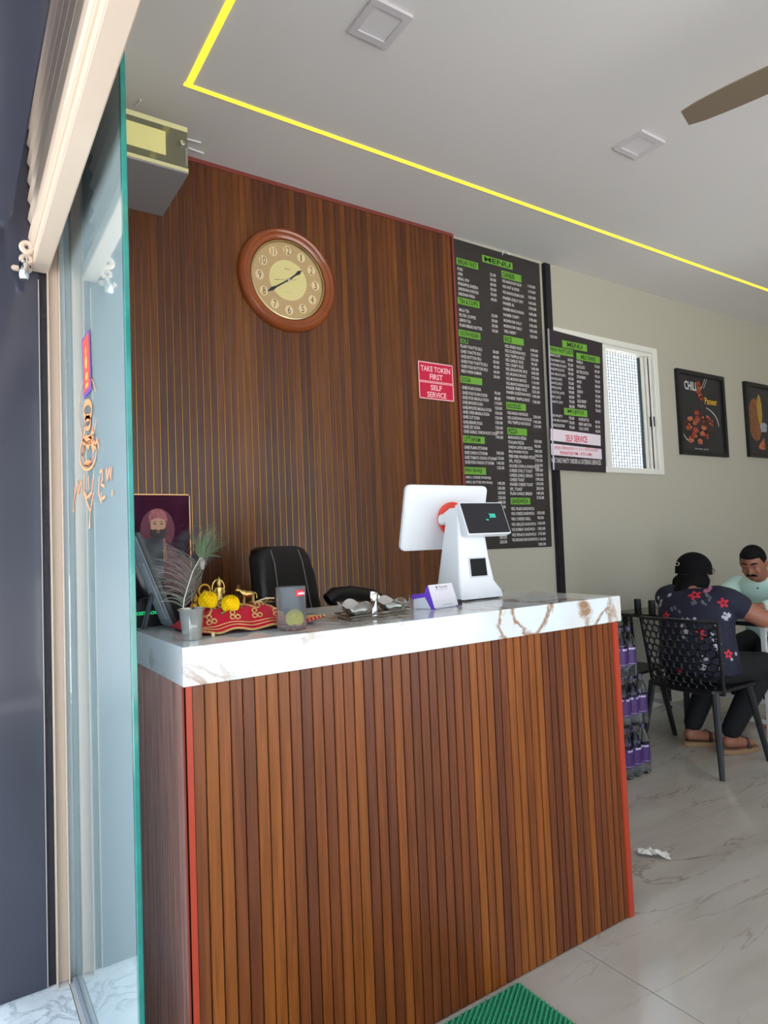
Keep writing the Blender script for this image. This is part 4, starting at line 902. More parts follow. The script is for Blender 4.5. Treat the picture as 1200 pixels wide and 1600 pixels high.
MB().rings([[(h0.x+w*math.cos(a), h0.y+w*.5*math.sin(a), h0.z+z) for a in [2*math.pi*j/20 for j in range(20)]] for w, z in ((.015, 0), (.0115, .02), (.0125, .04), (.016, .052), (.012, .060), (.003, .064))]).build('handle', m_chrome, tr, smooth=True)
MB().prism([h0+Vector(p) for p in ((-.016, -.004, .046), (-.014, -.004, .066), (.004, -.004, .062), (.018, -.004, .050), (.012, -.004, .042))], (0, .006, 0)).build('leaf_top', m_chrome, tr, bevel=.001)

# payment stand, code left blank
t = thing('payment_stand', (1.30, 1.70, T), 'purple and white payment card stand beside the till', 'card stand')
mp_ = mat('purple_plastic', (104, 62, 190), .35); mlp = mat('pale_lilac_card', (222, 218, 226), .45)
F0, F1 = P(678.5, 952, 2, T+.001), P(715, 946.5, 2, T+.001)
B0 = P(644.5, 951.5, 2, T+.001)
wv = (F1-F0); wv.z = 0; dv = (B0-F0); dv.z = 0; dvl = dv.length
dn = dv.normalized()
prof = [(0, 0), (.35, .052/.07*.07)]
hF = .072; hB = .048
def SP(a, w_, z): return F0 + dn*a + wv*w_ + Vector((0, 0, z))
side = [(0, 0), (dvl, 0), (dvl, .044), (dvl*.40, .049), (dvl*.26, .072)]
MB().prism([SP(a, .05, z) for a, z in side], wv*.9).build('body', mat('white_stand', (226, 230, 240), .35), t)
band = [(0-.002, 0), (.0105, 0), (dvl*.30+.008, .038), (dvl, .031), (dvl+.001, .046), (dvl*.42, .0505), (dvl*.28, .075), (dvl*.24, .075)]
MB().prism([SP(a, 0, z) for a, z in band], wv*.05).build('purple_band', mp_, t)
MB().prism([SP(a, .95, z) for a, z in band], wv*.05).build('purple_band', mp_, t)
MB().prism([SP(dvl*.42, .05, .0497), SP(dvl, .05, .0447), SP(dvl, .05, .0462), SP(dvl*.42, .05, .0510)], wv*.9).build('top_band', mp_, t)
fq = [SP(-.0005, .0, .003), SP(-.0005, 1, .003), SP(dvl*.255, 1, .0755), SP(dvl*.255, .0, .0755)]
nrm = (fq[1]-fq[0]).cross(fq[3]-fq[0]).normalized(); nrm = nrm if nrm.y < 0 else -nrm
MB().hexa([p+nrm*.0006 for p in fq], [p+nrm*.003 for p in fq]).build('card', mlp, t)
U_ = (fq[3]-fq[0]); Rv = (fq[1]-fq[0])
pr = MB(); o_ = fq[0]+nrm*.0036; text(pr, 'PhonePe', o_+Rv*.40+U_*.84, Rv.normalized(), U_.normalized(), Rv.length*.36, .005); disc(pr, o_+Rv*.30+U_*.87, Rv.normalized(), U_.normalized(), .0035, .0042, 12)
quad(pr, o_+Rv*.25+U_*.76, Rv.normalized(), U_.normalized(), Rv.length*.5, .0008); text(pr, 'scan & pay', o_+Rv*.35+U_*.06, Rv.normalized(), U_.normalized(), Rv.length*.4, .0035, False)
tag(pr.build('card_lettering', mat('charcoal_print', (60, 56, 66), .6), t), kind='stuff')
MB().box(1.415, 1.44, 1.72, 1.745, T+.0003, T+.018).build('cable_plug', m_black, None)
o = bpy.data.objects['cable_plug']; o['label'] = 'small dark plug lying between the card stand and the till'; o['category'] = 'plug'

# till with customer display
t = thing('pos_terminal', (1.6, 1.88, T), 'white point of sale till with big rear screen, customer display and orange ring', 'till')
def sec(z, pl, pr_, y0, y1, r=.012):
    'rounded rectangular section'
    pts = []
    for (cx, cy, a0) in ((pr_-r, y0+r, -90), (pr_-r, y1-r, 0), (pl+r, y1-r, 90), (pl+r, y0+r, 180)):
        for k in range(5): a = math.radians(a0+22.5*k); pts.append((cx+r*math.cos(a), cy+r*math.sin(a), z))
    return pts
yb0, yb1 = 1.800, 2.035
bdy = [sec(T+.006, 1.505, 1.712, 1.800, 1.965), sec(T+.030, 1.507, 1.708, 1.803, 1.963), sec(T+.065, 1.518, 1.688, 1.818, 1.952), sec(T+.15, 1.530, 1.675, 1.828, 1.945), sec(T+.24, 1.538, 1.668, 1.836, 1.930), sec(T+.285, 1.541, 1.662, 1.838, 1.920), sec(T+.30, 1.543, 1.660, 1.840, 1.938), sec(T+.32, 1.543, 1.658, 1.842, 1.935), sec(T+.338, 1.55, 1.650, 1.846, 1.905)]
MB().rings(bdy).build('stand_body', m_white, t, smooth=True)
MB().box(1.53, 1.70, 1.815, 1.95, T+.0003, T+.0057).build('foot', m_black, t)
wz = MB()
yv = lambda z: 1.818+(z-.065)*.165
rr = []
for (z, e) in ((.085, 0), (.152, 0)): rr.append((z, yv(z)))
za, zb_ = .083, .152
yv = lambda z: 1.8195+(z-.065)*.105
fr_ = [Vector((1.572, yv(za)-.0045, T+za)), Vector((1.652, yv(za)-.0045, T+za)), Vector((1.652, yv(zb_)-.0045, T+zb_)), Vector((1.572, yv(zb_)-.0045, T+zb_))]
MB().hexa(fr_, [p+Vector((0, .008, 0)) for p in fr_]).build('printer_window', mat('black_window', (14, 14, 16), .25, var=.6, vscale=60), t, bevel=.003)
cfr = sum(fr_, Vector())/4
o4 = [cfr+(p-cfr)*1.16+Vector((0, .0016, 0)) for p in fr_]
MB().hexa(o4, [p+Vector((0, .006, 0)) for p in o4]).build('window_bezel', mat('pale_grey_plastic', (206, 208, 214), .4), t, bevel=.003)
# customer display
def rrect(o, R, U, w, h, r, n=5):
    pts = []
    for cx, cy, a0 in ((w-r, r, -90), (w-r, h-r, 0), (r, h-r, 90), (r, r, 180)):
        for k in range(n): a = math.radians(a0+90*k/(n-1)); pts.append(o+R*(cx+r*math.cos(a))+U*(cy+r*math.sin(a)))
    return pts
Dl = P(732, 835.5, 1, 1.79); Dt = P(717.5, 785, 1, 1.835); Dr = P(799, 833, 1, 1.79)
R_ = (Dr-Dl).normalized(); U_ = (Dt-Dl); U_ = (U_-R_*U_.dot(R_)); hD = U_.length; U_ = U_.normalized(); N_ = R_.cross(U_); wD = (Dr-Dl).length
N_ = N_ if N_.y < 0 else -N_
MB().prism(rrect(Dl, R_, U_, wD, hD, .006), -N_*.028).build('display_housing', m_white, t, bevel=.0012)
MB().prism([p+N_*.0004 for p in rrect(Dl+R_*.004+U_*.004, R_, U_, wD-.008, hD-.008, .004)], N_*.0008).build('display_screen', mat('black_display', (26, 26, 34), .15), t)
ds = MB(); text(ds, '3000', Dl+R_*wD*.60+U_*hD*.50+N_*.0018, R_, U_, .030, .017, False); text(ds, 'Total', Dl+R_*wD*.50+U_*hD*.42+N_*.0018, R_, U_, .011, .006, True)
tag(ds.build('display_digits', mat('teal_digits', (70, 226, 196), .5, emit=.4), t), kind='stuff')
MB().tube([(1.60, 1.925, T+.30), (1.585, 1.99, T+.30)], .022, 14).build('neck', m_white, t, smooth=True)
# main screen seen from behind; rounded slab leaning back
S0, S1, S2 = P(621.5, 862, 1, 2.045), P(636, 757.5, 1, 1.985), P(762.5, 757.5, 1, 1.985)
R_ = Vector((1, 0, 0)); U_ = (S1-S0); U_.x = 0; hS = U_.length; U_ = U_.normalized(); wS = S2.x-S1.x
S0 = Vector((S1.x, S0.y, S0.z)); N_ = Vector((0, -U_.z, U_.y))
so_ = rrect(S0, R_, U_, wS, hS, .022, 7)
MB().prism(so_, N_*-.020).build('screen_shell', m_white, t, bevel=.004, seg=3)
ri = [p-N_*.0202 for p in rrect(S0+R_*.006+U_*.006, R_, U_, wS-.012, hS-.012, .018, 7)]
MB().prism(ri, -N_*.002).build('screen_glass', m_black, t)
dc = P(704, 811, 1, 2.008)
MB().lathe([(.0, 0), (.062, 0), (.066, -.004), (.066, -.016), (.055, -.018), (0, -.018)], dc, 36, cap=False, axis='y').build('orange_ring', mat('vermilion_plastic', (240, 74, 54), .35), t, smooth=True)
# ------------------------------------------------------------------ water bottle packs
m_pet = mat('clear_bottle', (226, 232, 240), .04, trans=1, ior=1.33); m_lab = mat('purple_label', (78, 48, 108), .4); m_lw = mat('label_white', (214, 206, 226), .5); m_cap = mat('dark_bottle_cap', (70, 62, 96), .4)
def make_bottle():
    t = thing('water_bottle', (0, 0, 0), 'clear water bottle', 'bottle')
    MB().lathe([(0, .001), (.030, .001), (.035, .008), (.0365, .02), (.0345, .034), (.0365, .046), (.0365, .165), (.034, .19), (.024, .222), (.0135, .240), (.0135, .252), (0, .252)], (0, 0, 0), 20, cap=False).build('body', m_pet, t, smooth=True)
    MB().lathe([(.0371, .062), (.0371, .160)], (0, 0, 0), 24, cap=False).build('label', m_lab, t, smooth=True)
    MB().lathe([(.0150, .246), (.0155, .262), (.014, .266), (0, .266)], (0, 0, 0), 16, cap=False).build('bottle_cap', m_cap, t, smooth=True)
    s = MB()
    for z in (.146, .070):
        h = .010 if z > .1 else .0022
        for k in range(16):
            a0 = 2*math.pi*k/16; a1 = a0+2*math.pi/16*(.8 if z > .1 else 1); r = .0375
            if z > .1 and k % 4 == 3: continue
            s.add([(r*math.cos(a0), r*math.sin(a0), z), (r*math.cos(a1), r*math.sin(a1), z), (r*math.cos(a1), r*math.sin(a1), z+h), (r*math.cos(a0), r*math.sin(a0), z+h)], [(0, 1, 2, 3)])
    s.build('label_print', m_lw, t)
    return t
bt0 = make_bottle(); first = True
tiers = ['bottom', 'middle', 'top']
for k in range(3):
    nx = 3 if k < 2 else 2
    for j in range(2):
        for i in range(nx):
            x = 3.185-.0765*i - (.0 if k < 2 else .075); y = 2.315+.0765*j
            o = bt0 if first else dup(bt0); first = False
            o.location = (x, y, .001+.2685*k)
            o.rotation_euler = (0, 0, random.Random(k*7+j*3+i).uniform(0, 6))
            o['label'] = 'purple-labelled water bottle, %s layer, %s, %s row of the pack' % (tiers[k], ('right end', 'second from right', 'third from right')[i] if k < 2 else ('right end', 'second from right')[i], ('front', 'rear')[j])
            o['group'] = 'stacked water bottles beside the counter'

# ------------------------------------------------------------------ honeycomb chairs
m_ch = mat('black_chair_plastic', (24, 24, 27), .3)
def make_chair():
    'faces +X, origin on the floor under the middle of the seat'
    t = thing('dining_chair', (0, 0, 0), 'black plastic chair', 'chair')
    bx0 = -.235
    def bp_(u, z):  # back surface, u in -1..1
        w = .215+.02*(z-.42)/.4
        return Vector((bx0+.055*u*u - .05*(z-.45)/.38+.05, u*w, z))
    r = MB(); rim = [bp_(u/10, .822-.006*abs(u/10)) for u in range(-10, 11)]
    left = [bp_(-1, .82-.4*k/8) for k in range(9)]; right = [bp_(1, .82-.4*k/8) for k in range(9)]
    r.tube(rim, .0105, 8); r.tube(left, [.0105]*9, 8); r.tube(right, [.0105]*9, 8); r.tube([bp_(u/10, .425) for u in range(-10, 11)], .010, 8)
    r.build('back_frame', m_ch, t, smooth=True)
    h = MB(); R_ = .026; row = 0; z = .452
    while z < .80:
        n = 9; 
        for i in range(n+1):
            u = -.93+1.86*(i+(.5 if row % 2 else 0))/n
            if abs(u) > .97: continue
            c = bp_(u, z); e = (bp_(min(u+.05, 1), z)-bp_(u-.05, z)).normalized()
            h.torus(c, R_, .0052, 8, 4, e, (0, 0, 1), .92)
        z += .0385; row += 1
    h.build('honeycomb_back', m_ch, t)
    s = MB(); s.prism(rrect(Vector((-.20, -.22, .43)), Vector((1, 0, 0)), Vector((0, 1, 0)), .43, .44, .05), (0, 0, .018)); s.build('seat', m_ch, t, bevel=.004)
    for sy in (-1, 1):
        a = MB(); a.tube([bp_(sy*.98, .62), (-.05, sy*.235, .60), (.13, sy*.235, .585), (.19, sy*.225, .53), (.19, sy*.205, .44)], [.010, .013, .013, .012, .012], 8); 
        if False: a.build('arm', m_ch, t)
        for (x0_, x1_) in ((-.17, -.245), (.17, .235)):
            MB().tube([(x0_, sy*.19, .432), (x1_, sy*.245, 0.001)], [.021, .0145], 8).build('leg', m_ch, t, smooth=True)
    return t
ch0 = make_chair(); ch0.location = (3.615, 2.225, 0); ch0['label'] = 'black honeycomb-backed plastic chair the woman in the flowered top sits on'; ch0['group'] = 'black plastic dining chairs'
ch1 = dup(ch0); ch1.location = (3.67, 2.83, 0); ch1.rotation_euler = (0, 0, math.radians(4)); ch1['label'] = 'empty black honeycomb-backed plastic chair next to the wall behind the water bottles'
ch2 = dup(ch0); ch2.location = (4.93, 2.40, 0); ch2.rotation_euler = (0, 0, math.pi); ch2['label'] = 'black plastic chair under the man in the mint shirt'

# ------------------------------------------------------------------ table
tb = thing('dining_table', (4.3, 2.55, 0), 'dark-topped dining table with white metal frame between the two diners', 'table')
m_tt = mat('dark_table_top', (34, 30, 32), .22, coat=.3); m_wf = mat('white_metal_frame', (196, 196, 194), .4)
MB().box(3.98, 4.56, 1.98, 3.09, .735, .760).build('tabletop', m_tt, tb, bevel=.003)
for x in (4.04, 4.50):
    for y in (2.06, 3.02):
        xx = x; MB().box(xx-.0125, xx+.0125, y-.0125, y+.0125, .001, .7345).build('leg', m_wf if y < 2.5 else m_black, tb)
    MB().box(x-.010, x+.010, 2.0728, 3.0072, .155, .180).build('stretcher', m_wf, tb)
MB().box(4.0528, 4.4872, 2.05, 2.07, .700, .725).build('top_rail', m_wf, tb)
MB().box(4.0528, 4.4872, 3.01, 3.03, .700, .725).build('top_rail', m_wf, tb)
MB().box(3.835, 3.885, 2.485, 2.535, .001, .43).build('x', m_black, None); bpy.data.objects.remove(bpy.data.objects['x'])
for k, (px, lab) in enumerate(((997, 'black cylindrical shaker on the table, the left one nearer the counter'), (1019, 'black cylindrical shaker on the table, right one against the woman'))):
    p = P(px, 955, 0, 4.06 if k else 4.1)
    o = MB().lathe([(0, 0), (.024, 0), (.025, .01), (.0235, .085), (.021, .09), (.0, .091)], (p.x, p.y, .7605), 20, cap=False).build('table_shaker', mat('black_shaker', (18, 18, 20), .35), None, smooth=True, loc=(p.x, p.y, .7605))
    tag(o, lab, 'shaker', 'black shakers on the table')

# crumpled paper, doormat
p = P(1020, 1338, 2, 0)
pb = MB(); rnd = random.Random(11); vs = []; fs_ = []
for j in range(6):
    for i in range(9):
        u = i/8-.5; v = j/5-.5
        vs.append((p.x+u*.075+v*.03+rnd.uniform(-.006, .006), p.y-u*.095+v*.04+rnd.uniform(-.006, .006), .003+rnd.uniform(0, .022)*(1-abs(u))+.006))
for j in range(5):
    for i in range(8): fs_.append((j*9+i, j*9+i+1, (j+1)*9+i+1, (j+1)*9+i))
o = pb.add(vs, fs_).build('crumpled_tissue', mat('white_paper', (226, 226, 222), .8), None, loc=(p.x, p.y, 0)); tag(o, 'crumpled white paper scrap on the marble floor right of the counter', 'paper')
o.modifiers.new('thick', 'SOLIDIFY').thickness = .001
dm = thing('doormat', (1.0, 1.2, 0), 'bright green textured plastic doormat in front of the counter', 'mat')
mgr = mat('green_mat', (24, 132, 92), .55)
MB().box(.62, 1.385, .92, 1.478, .0005, .008).build('base', mgr, dm, bevel=.002)
bm_ = MB(); px_ = .023; py_ = .0155
i = 0; x = .626
while x < 1.380:
    y = .926+(py_/2 if i % 2 else 0)
    while y < 1.472:
        j = .0012; a = .0092; b_ = .0066
        bm_.add([(x-a, y, .0081), (x, y-b_, .0081), (x+a, y, .0081), (x, y+b_, .0081), (x+.003, y, .020)], [(0, 1, 4), (1, 2, 4), (2, 3, 4), (3, 0, 4)])
        y += py_
    x += px_*.5; i += 1
tag(bm_.build('nubs', mgr, dm), kind='stuff')

# ------------------------------------------------------------------ people
def capsule(mb, p0, p1, r0, r1, n=14, sq=None):
    p0 = Vector(p0); p1 = Vector(p1); d = (p1-p0); L_ = d.length
    if L_ < 1e-6: d = Vector((0, 0, 1))
    d.normalize(); a = d.orthogonal().normalized(); b = d.cross(a); rings = []
    for k in range(5):
        t = math.pi/2*(1-k/4*.98); rings.append([p0-d*r0*math.sin(t)+(a*math.cos(2*math.pi*j/n)+b*math.sin(2*math.pi*j/n))*r0*math.cos(t) for j in range(n)])
    for k in range(5):
        t = math.pi/2*(k/4*.98); rings.append([p1+d*r1*math.sin(t)+(a*math.cos(2*math.pi*j/n)+b*math.sin(2*math.pi*j/n))*r1*math.cos(t) for j in range(n)])
    mb.rings(rings)
def limb(mb, pts, rs):
    for i in range(len(pts)-1): capsule(mb, pts[i], pts[i+1], rs[i], rs[i+1])
def trunk(mb, secs, n=24, yaw=0):
    'secs: (cx, cy, cz, rx, ry) horizontal elliptical sections'
    ca, sa = math.cos(yaw), math.sin(yaw)
    mb.rings([[(cx+rx*math.cos(a)*ca-ry*math.sin(a)*sa, cy+rx*math.cos(a)*sa+ry*math.sin(a)*ca, cz) for a in [2*math.pi*k/n for k in range(n)]] for cx, cy, cz, rx, ry in secs])
def skinmesh(mb, name, m, parent, voxel=.009, smooth=4, disp=0):
    o = mb.build(name, m, parent, smooth=False)
    # separate solids are united into one continuous surface
    r = o.modifiers.new('unite', 'REMESH'); r.mode = 'VOXEL'; r.voxel_size = voxel; r.use_smooth_shade = True
    s = o.modifiers.new('soften', 'SMOOTH'); s.iterations = smooth; s.factor = .5
    dg = bpy.context.evaluated_depsgraph_get(); me = bpy.data.meshes.new_from_object(o.evaluated_get(dg)); me.name = name
    o.modifiers.clear(); o.data = me
    for p in me.polygons: p.use_smooth = True
    if not me.materials: me.materials.append(m)
    return o
def hand(mb, wrist, d, n, s=1, curl=.5, thumb=1):
    'palm + five fingers: d along the hand, n = back-of-hand normal'
    w = Vector(wrist); d = Vector(d).normalized(); n = Vector(n); n = (n-d*n.dot(d)).normalized(); sd = d.cross(n)
    for q in (-.026, -.009, .009, .026): capsule(mb, w+sd*q*.6*s, w+d*.075*s+sd*q*s, .014*s, .0125*s, 10)
    for q, L_ in ((-.029, .062), (-.010, .074), (.010, .078), (.029, .068)):
        a = w+d*.078*s+sd*q*s; b = a+(d-n*.35*curl).normalized()*L_*.45*s; c = b+(d-n*1.1*curl).normalized()*L_*.32*s; e = c+(d-n*1.9*curl).normalized()*L_*.25*s
        limb(mb, [a, b, c, e], [.0092*s, .0085*s, .0078*s, .0065*s])
    a = w+d*.022*s+sd*thumb*.024*s; b = a+(d*.6+sd*thumb*.8).normalized()*.036*s; c = b+(d*.9+sd*thumb*.35-n*.2).normalized()*.03*s
    limb(mb, [a, b, c], [.0125*s, .0105*s, .0085*s])
m_skin_w = mat('brown_skin', (150, 98, 76), .5); m_skin_m = mat('warm_brown_skin', (146, 92, 72), .5)
m_hair = mat('black_hair', (12, 10, 11), .75, spec=.2, bump=.6, bscale=90); m_navy = mat('navy_top_fabric', (28, 30, 50), .8, bump=.15, bscale=60)
m_blk = mat('black_trousers', (17, 17, 20), .85, bump=.1, bscale=50); m_mint = mat('mint_shirt', (196, 226, 216), .7, bump=.12, bscale=40)

# --- woman on the near chair, seen from behind
wm_ = thing('person', (3.70, 2.24, 0), 'person in black cap and navy flowered top seated with back to the camera', 'person')
b = MB()
HB = Vector((3.80, 2.325, 1.075))
hd = HB
b.ball(hd+Vector((.005, 0, .0)), (.092, .076, .108), 20, 14); b.ball(hd+Vector((.035, -.01, -.055)), (.060, .055, .055)); b.ball(hd+Vector((.098, -.012, -.015)), (.016, .013, .02))
for s in (-1, 1): b.ball(hd+Vector((.0, s*.078, -.015)), (.018, .010, .028))
limb(b, [hd+Vector((-.01, 0, -.06)), Vector((3.73, 2.30, .94))], [.052, .062])
trunk(b, [(3.68, 2.27, .55, .12, .17), (3.69, 2.27, .75, .12, .18), (3.71, 2.28, .90, .10, .18), (3.72, 2.285, .96, .06, .10)])
shR = Vector((3.73, 2.085, .905)); elR = Vector((3.82, 1.945, .805)); wrR = Vector((4.03, 2.06, .800))
shL = Vector((3.74, 2.475, .905)); elL = Vector((3.93, 2.56, .805)); wrL = Vector((4.10, 2.42, .800))
limb(b, [shR, elR, wrR], [.058, .052, .030]); limb(b, [shL, elL, wrL], [.056, .046, .029])
hand(b, wrR, (.8, .5, -.02), (0, 0, 1), .95, .5, 1); hand(b, wrL, (.85, -.4, -.02), (0, 0, 1), .95, .5, -1)
aL, aR = Vector((3.815, 2.405, .105)), Vector((3.845, 2.185, .105))
for (k_, a, toe) in ((Vector((4.0, 2.34, .50)), aL, Vector((.84, -.50, 0))), (Vector((4.03, 2.06, .50)), aR, Vector((.96, -.30, 0)))):
    toe.normalize(); sd = Vector((-toe.y, toe.x, 0))
    limb(b, [k_, a+Vector((0, 0, .05)), a+Vector((0, 0, -.03))], [.06, .040, .036]); limb(b, [a+Vector((0, 0, -.035))-toe*.03, a-Vector((0, 0, .052))+toe*.09, a-Vector((0, 0, .060))+toe*.135], [.034, .032, .024])
    for q in range(5): o_ = a+toe*(.135-.006*q)+sd*(.024-.012*q)*1.05-Vector((0, 0, .062)); capsule(b, o_, o_+toe*(.040-.004*q), .011-.0008*q, .009-.0006*q, 8)
skinmesh(b, 'body', m_skin_w, wm_, .0075, 3)
s = MB()
trunk(s, [(3.655, 2.245, .50, .165, .235), (3.66, 2.25, .56, .165, .235), (3.67, 2.26, .70, .15, .222), (3.69, 2.27, .82, .142, .228), (3.71, 2.28, .90, .125, .225), (3.725, 2.285, .945, .095, .19), (3.74, 2.295, .975, .062, .11)], 32)
limb(s, [shR+Vector((-.01, .06, .012)), shR+Vector((-.002, .0, .0)), shR+(elR-shR)*.30], [.080, .078, .074]); limb(s, [shL+Vector((-.01, -.05, .012)), shL, shL+(elL-shL)*.4], [.080, .078, .072])
top_w = skinmesh(s, 'flowered_top', m_navy, wm_, .010, 5)
tr_ = MB()
trunk(tr_, [(3.66, 2.25, .455, .15, .20), (3.66, 2.25, .56, .15, .205)])
limb(tr_, [(3.68, 2.35, .52), (3.99, 2.335, .505), aL+Vector((0, 0, .035))], [.10, .078, .055]); limb(tr_, [(3.68, 2.13, .52), (4.02, 2.06, .505), aR+Vector((0, 0, .03))], [.105, .080, .056])
skinmesh(tr_, 'trousers', m_blk, wm_, .011, 4)
h = MB()
h.ball(hd+Vector((-.012, 0, .005)), (.098, .088, .105), 20, 14); h.ball(hd+Vector((-.045, .0, -.075)), (.062, .095, .075)); h.ball(hd+Vector((-.05, .03, -.12)), (.052, .085, .06)); h.ball(hd+Vector((-.04, .075, -.09)), (.035, .035, .06))
h.ball(hd+Vector((-.035, -.07, -.09)), (.035, .03, .055)); h.ball(hd+Vector((-.062, .0, -.125)), (.055, .095, .065)); h.ball(hd+Vector((-.085, .005, -.165)), (.055, .115, .055)); h.ball(hd+Vector((-.05, -.055, -.13)), (.05, .05, .07)); h.ball(hd+Vector((-.06, -.04, -.18)), (.05, .06, .05)); h.ball(hd+Vector((-.075, -.03, -.15)), (.04, .05, .05)); limb(h, [hd+Vector((-.055, .01, -.09)), hd+Vector((-.095, .03, -.165)), hd+Vector((-.115, .04, -.21))], [.07, .065, .035]); limb(h, [hd+Vector((-.04, .075, -.07)), hd+Vector((-.07, .085, -.155))], [.045, .03]); limb(h, [hd+Vector((-.03, -.07, -.06)), hd+Vector((-.07, -.06, -.15))], [.04, .03])
hair = skinmesh(h, 'hair', m_hair, wm_, .008, 3)
# carve the face side free: keep the hair behind a tilted plane
bm = bmesh.new(); bm.from_mesh(hair.data); wl = world_loc(wm_)
bmesh.ops.bisect_plane(bm, geom=bm.verts[:]+bm.edges[:]+bm.faces[:], plane_co=hd+Vector((.045, 0, 0))-wl, plane_no=Vector((1, 0, -.35)).normalized(), clear_outer=True)
bmesh.ops.holes_fill(bm, edges=[e for e in bm.edges if e.is_boundary], sides=0); bm.to_mesh(hair.data); bm.free()
cpm = mat('black_cap_cloth', (14, 14, 16), .9, spec=.15, bump=.2, bscale=120)
c_ = MB(); rr = []
for k in range(9):
    t_ = math.radians(90*k/8); rr.append((max(.003, .109*math.cos(t_)), .012+.100*math.sin(t_)))
ring = []
for r, hz in [(.109, -.022)]+rr: ring.append([(hd.x-.008+r*math.cos(a)*1.03-.0*hz, hd.y+r*math.sin(a)*.93, hd.z+hz+.0) for a in [2*math.pi*j/28 for j in range(28)]])
MB().torus((hd.x-.104, hd.y+.0, hd.z-.004), .030, .004, 16, 6, (0, 1, 0), (0, 0, 1), .55).build('cap_strap', mat('dark_cap_strap', (40, 38, 40), .6), wm_, smooth=True)
cap_ = c_.rings(ring).xf(Matrix.Translation(hd) @ Matrix.Rotation(math.radians(6), 4, 'Y') @ Matrix.Translation(-hd)).build('cap', cpm, wm_, smooth=True)
v_ = MB(); rg = []
for r_ in (0, 1):
    pass
vis = []
for k in range(13):
    a = math.radians(-62+124*k/12); vis.append((hd.x+.085+.10*math.cos(a)*.9, hd.y+.092*math.sin(a), hd.z+.0+.012*math.cos(2*a)))
vis += [(hd.x+.075, hd.y+.085, hd.z+.004), (hd.x+.075, hd.y-.085, hd.z+.004)]

MB().torus((hd.x-.118, hd.y+.036, hd.z+.046), .0135, .0028, 14, 6, (0, 1, 0), (.2, 0, 1), .8).build('cap_badge', mat('pale_metal_badge', (206, 190, 176), .35, .6), wm_, smooth=True)
gl = MB(); gl.torus((hd.x+.098, hd.y-.045, hd.z-.008), .026, .0022, 16, 6, (0, 1, 0), (0, 0, 1), .8); gl.torus((hd.x+.098, hd.y+.030, hd.z-.008), .026, .0022, 16, 6, (0, 1, 0), (0, 0, 1), .8)
gl.tube([(hd.x+.096, hd.y-.072, hd.z-.002), (hd.x+.085, hd.y-.086, hd.z-.002), (hd.x+.0, hd.y-.09, hd.z-.003)], .0022, 6); gl.build('glasses', mat('dark_glasses', (60, 54, 54), .3), wm_, smooth=True)
for sx, (a, toe) in enumerate(((aL, Vector((.84, -.50, 0))), (aR, Vector((.96, -.30, 0))))):
    toe.normalize(); sd = Vector((-toe.y, toe.x, 0)); out = []
    c0_ = Vector((a.x, a.y, 0)) + toe*.055
    for k in range(28):
        q = 2*math.pi*k/28; wv_ = .044+.006*math.cos(q); out.append(c0_+toe*.128*math.cos(q)+sd*wv_*math.sin(q)+Vector((0, 0, .0012)))
    MB().prism(out, (0, 0, .026)).build('sandal_sole', mat('tan_sole', (150, 116, 84), .6), wm_, bevel=.004)
    MB().tube([c0_+toe*.03+sd*.044+Vector((0, 0, .026)), c0_+toe*.035+sd*.028+Vector((0, 0, .078)), c0_+toe*.035-sd*.02+Vector((0, 0, .078)), c0_+toe*.03-sd*.043+Vector((0, 0, .026))], .010, 8).build('sandal_strap', mat('dark_brown_strap', (52, 38, 36), .5), wm_, smooth=True)
# printed flowers laid on the cloth
wl = world_loc(wm_)
bvh = BVHTree.FromPolygons([v.co+wl for v in top_w.data.vertices], [tuple(p.vertices) for p in top_w.data.polygons])
fl_red, fl_white, fl_pink, fl_leaf, fl_dk = MB(), MB(), MB(), MB(), MB()
def on_top(px, py):
    d = (fw*FPX + rt*(px-600) - up*(py-800)).normalized(); h = bvh.ray_cast(EYE, d)
    return (h[0], h[1]) if h[0] is not None else (None, None)
def flower(mb, px, py, r, n=6, inner=.45, ph=0, lift=.0022, ctr=True):
    c, nn = on_top(px, py)
    if c is None: return
    if nn.dot(EYE-c) < 0: nn = -nn
    a = nn.orthogonal().normalized(); bb_ = nn.cross(a); R = r
    pts = []
    for k in range(2*n*2):
        t_ = 2*math.pi*k/(4*n)+ph; q = R*(inner+(1-inner)*abs(math.cos(n*t_/1.0*.5*1.0)))
        g = c+(a*math.cos(t_)+bb_*math.sin(t_))*q; h = bvh.find_nearest(g); pts.append(h[0]+nn*lift)
    mb.add([c+nn*lift*1.6]+pts, [(0, k+1, (k+1) % len(pts)+1) for k in range(len(pts))])
    if ctr:
        pts = [c+(a*math.cos(t_)+bb_*math.sin(t_))*R*.22+nn*(lift*2.0) for t_ in [2*math.pi*k/8 for k in range(8)]]; fl_dk.add(pts, [tuple(range(8))])
for x, y, r in ((1086, 930, .042), (1130, 942, .033), (1041, 963, .033), (1094, 988, .026), (1099, 995, .022), (1138, 1022, .028), (1062, 1048, .022)): flower(fl_red, x, y, r, 5, .35, x)
flower(fl_pink, 1106, 921, .032, 8, .75, 0)
rnd = random.Random(21)
for x, y in ((1030, 934), (1034, 939), (1027, 944), (1032, 946), (1047, 931), (1091, 916), (1092, 920), (1133, 958), (1130, 964), (1135, 967), (1138, 962), (1066, 968), (1075, 969), (1065, 977), (1072, 987), (1070, 996), (1116, 1000), (1119, 1008), (1122, 1012), (1125, 1006), (1124, 1016), (1098, 1028), (1101, 1038), (1103, 1030), (1096, 1034), (1125, 1046), (1150, 1022), (1119, 975), (1085, 967), (1143, 1030), (1098, 1046), (1112, 992)):
    flower(fl_white, x+rnd.uniform(-1, 1), y+rnd.uniform(-1, 1), rnd.uniform(.010, .018), 5, .4, rnd.random(), ctr=False)
